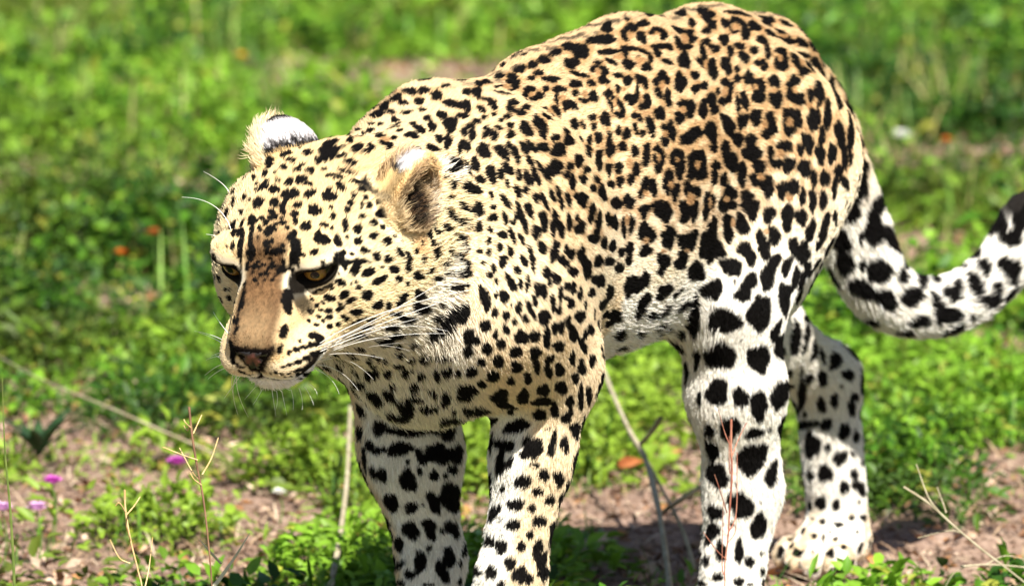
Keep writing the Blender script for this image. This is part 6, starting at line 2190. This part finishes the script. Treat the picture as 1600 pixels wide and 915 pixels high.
weed('dry_twig', RIGHT_PTS, 'dry straw twig with thin side shoots slanting down right of the far hind paw', 'twig', pale_m, 0.0010, 0.0014, 0.0010, 'dry twigs at the right', pale_m, 60)
weed('dry_twig', RIGHT2_PTS, 'short dry straw twig lying level at the lower right edge of the photo', 'twig', pale_m, 0.0008, 0.0012, 0.0008, 'dry twigs at the right', pale_m, 70)
def lying(name, lines, label, cat, r0, r1, mat, flat=0.6, group=None):
    b = lines[0][-1]; t = thing(name, (b[0], b[1], 0.0), label, cat, group); bpy.context.view_layer.update()
    for i, l in enumerate(lines): stem('stalk' if i == 0 else 'side_stalk', l, r0 * (1 if i == 0 else 0.7), r1 * (1 if i == 0 else 0.6), mat, t, 0.05, flat=flat, seed=i)
    return t
lying('dead_stalk', BEHIND1_PTS, 'single pale dead stalk leaning beside the far front leg', 'dead stalk', 0.0030, 0.0042, pale_m, group='pale dead stalks on the ground')
lying('dead_stalk', BEHIND2_PTS, 'forked pale dead stalk leaning under the belly between front and hind legs', 'dead stalk', 0.0042, 0.0058, pale_m, group='pale dead stalks on the ground')
lying('dead_stalk', DIAG_PTS, 'long pale dead stalk lying slantwise on the ground at the left', 'dead stalk', 0.0012, 0.0017, pale_m, group='pale dead stalks on the ground')
def ribbon(name, P, w, mat, label, cat, group=None):
    c = spline(P); b = c[-1].copy(); n = len(c); V = []; F = []
    for i in range(n):
        d = c[min(i + 1, n - 1)] - c[max(i - 1, 0)]; s = np.cross(d, (0.25, 0.9, 0.3)); s /= np.linalg.norm(s) + 1e-12; q = np.cross(s, d); q /= np.linalg.norm(q) + 1e-12
        t = i / (n - 1); r = w * (0.15 + 0.85 * math.sin(min(1, t * 1.6) * math.pi / 2))
        V += [c[i] - s * r - b, c[i] + q * r * 0.35 - b, c[i] + s * r - b]
    for i in range(n - 1):
        for j in (0, 1): F.append((i * 3 + j, i * 3 + j + 1, i * 3 + j + 4, i * 3 + j + 3))
    o = mesh_from(name, V, F, mat); o.location = b
    so = o.modifiers.new('thickness', 'SOLIDIFY'); so.thickness = 0.0004
    return tag(o, label, cat, group)
ribbon('grass_blade', BLADE_PTS[0], 0.0016, tint_mat('green_grass_blade', (0.10, 0.17, 0.03), (0.22, 0.27, 0.07), tr=0.3), 'tall thin green grass blade standing at the left edge of the photo', 'grass blade', 'tall grass blades')
ribbon('grass_blade', PALE_PTS[0], 0.0022, blade_m, 'pale pointed grass blade slanting up to the right of the tall dry weed', 'grass blade', 'tall grass blades')
ribbon('grass_blade', PALE_PTS[1], 0.0015, blade_m, 'short pale bent grass blade crossing the foot of the tall dry weed', 'grass blade', 'tall grass blades')

def flower(name, p, rad, npet, mat, label, cat, group, lean=0.2, seed=0):
    r = np.random.default_rng(seed); z0 = relief(np.array([p[0]]), np.array([p[1]]))[0]
    t = thing(name, (p[0], p[1], z0), label, cat, group); bpy.context.view_layer.update()
    top = np.array((0.0, 0.0, p[2] - z0))
    stem('stem', [np.array(p), np.array((p[0] + 0.004, p[1] + 0.003, (p[2] + z0) / 2)), np.array((p[0], p[1], z0))], 0.0009, 0.0012, green_stem_m, t)
    V, F = [], []
    for ring, (rr, up, kk) in enumerate(((1.0, 0.55, npet), (0.75, 1.3, npet - 1), (0.45, 2.2, npet - 3))):
        for j in range(max(3, kk)):
            a = 6.283 * j / max(3, kk) + ring * 0.4 + r.normal(0, 0.1); d = np.array((math.cos(a), math.sin(a), 0)); s = np.array((-math.sin(a), math.cos(a), 0)); u = np.array((0, 0, 1.0))
            L = rad * rr * r.uniform(0.85, 1.15); w = rad * 0.30; b = len(V)
            V += [top, top + d * L * .5 + u * L * .45 * up - s * w, top + d * L * .5 + u * (L * .45 * up - w * .3), top + d * L * .5 + u * L * .45 * up + s * w, top + d * L * .95 + u * L * (.7 * up) - s * w * .7, top + d * L + u * L * .75 * up, top + d * L * .95 + u * L * .7 * up + s * w * .7]
            F += [(b, b + 2, b + 1, b + 1), (b, b + 3, b + 2, b + 2), (b + 1, b + 2, b + 5, b + 4), (b + 2, b + 3, b + 6, b + 5)]
    me = bpy.data.meshes.new('flower_head'); me.from_pydata([tuple(v) for v in V], [], [f if f[2] != f[3] else f[:3] for f in F]); me.update()
    o = bpy.data.objects.new('flower_head', me); scn.collection.objects.link(o); o.parent = t; me.materials.append(mat)
    return t
green_stem_m = tint_mat('green_stem', (0.06, 0.13, 0.02), (0.12, 0.20, 0.04))
pink_m = tint_mat('pink_petal', (0.50, 0.07, 0.42), (0.66, 0.16, 0.58), 0.6, 200, 0.35)
lilac_m = tint_mat('lilac_petal', (0.62, 0.34, 0.58), (0.75, 0.50, 0.72), 0.6, 200, 0.35)
or_m = tint_mat('orange_petal', (0.55, 0.13, 0.015), (0.75, 0.26, 0.03), 0.6, 150, 0.3)
rust_m = tint_mat('rust_petal', (0.32, 0.06, 0.015), (0.48, 0.12, 0.02), 0.6, 150, 0.3)
yel_m = tint_mat('yellow_petal', (0.70, 0.38, 0.03), (0.80, 0.50, 0.06), 0.6, 150, 0.3)
wht_m = tint_mat('white_petal', (0.72, 0.72, 0.66), (0.82, 0.82, 0.78), 0.6, 150, 0.3)
for i, (p, m, l) in enumerate(zip(PINK_PTS, (pink_m, pink_m, lilac_m, lilac_m), ('bright pink flower nearest the tall dry weed', 'bright pink flower at the far left above the paler ones', 'pale lilac flower below the left bright pink one', 'pale lilac flower at the very left edge of the photo'))):
    flower('pink_flower', p, 0.0125, 8, m, l, 'flower', 'small pink flowers in the grass', seed=i)
for i, (p, m, l) in enumerate(zip(ORANGE_PTS, (rust_m, or_m, yel_m, or_m), ('dark rust coloured flower head left of the leopard\'s face', 'bright orange flower just left below the rust coloured one', 'yellow orange flower far back above the leopard\'s far ear', 'orange flower in the meadow above the curled tail'))):
    flower('orange_flower', p, 0.010, 9, m, l, 'flower', 'orange flowers in the meadow', seed=10 + i)
for i, (p, l) in enumerate(zip(WHITE_PTS, ('small white flower on the bare soil right of the tall dry weed', 'white flower in the meadow right of the leopard\'s rump'))):
    flower('white_flower', p, 0.009 + 0.007 * i, 8, wht_m, l, 'flower', 'white flowers', seed=20 + i)
def one_leaf(name, base, d, u, ln, wd, mat, parent=None, curl=0.25):
    n = 9; d = np.array(d, float); d /= np.linalg.norm(d); s = np.cross(d, u); s /= np.linalg.norm(s); u = np.cross(s, d); V, F = [], []
    for i in range(n):
        t = i / (n - 1); w = wd * 0.5 * math.sin(math.pi * (0.06 + 0.94 * t) ** 0.8) + 0.0003; c = np.array(base) + d * ln * t - u * ln * curl * t * t
        V += [c - s * w + u * w * .3, c, c + s * w + u * w * .3]
    for i in range(n - 1):
        for j in (0, 1): F.append((i * 3 + j, i * 3 + j + 1, i * 3 + j + 4, i * 3 + j + 3))
    o = mesh_from(name, V, F, mat, parent); so = o.modifiers.new('thickness', 'SOLIDIFY'); so.thickness = 0.0005
    return o
dk_m = tint_mat('dark_leaf', (0.012, 0.030, 0.012), (0.025, 0.060, 0.018), 0.5)
t = thing('dark_plant', DARK_PTS, 'dark green plant with long drooping leaves at the left beside the slanting dead stalk', 'plant'); rg = np.random.default_rng(9)
for i in range(8):
    a = i * 0.785 + rg.normal(0, 0.2); one_leaf('leaf', (0, 0, 0.02), (math.cos(a) * 0.7, math.sin(a) * 0.7, rg.uniform(0.7, 1.3)), (0, 0, 1.0), rg.uniform(0.055, 0.085), 0.017, dk_m, t, 0.35)
dl_m = tint_mat('rusty_dead_leaf', (0.20, 0.055, 0.015), (0.32, 0.11, 0.035), 0.7, 90, 0.2)
o = one_leaf('dead_leaf', (0, 0, 0), (0.9, 0.1, 0.35), (0.1, -0.6, 1.0), 0.032, 0.019, dl_m); o.location = DEADLEAF_PTS
tag(o, 'rust brown curled dead leaf under the belly behind the near front leg', 'dead leaf')
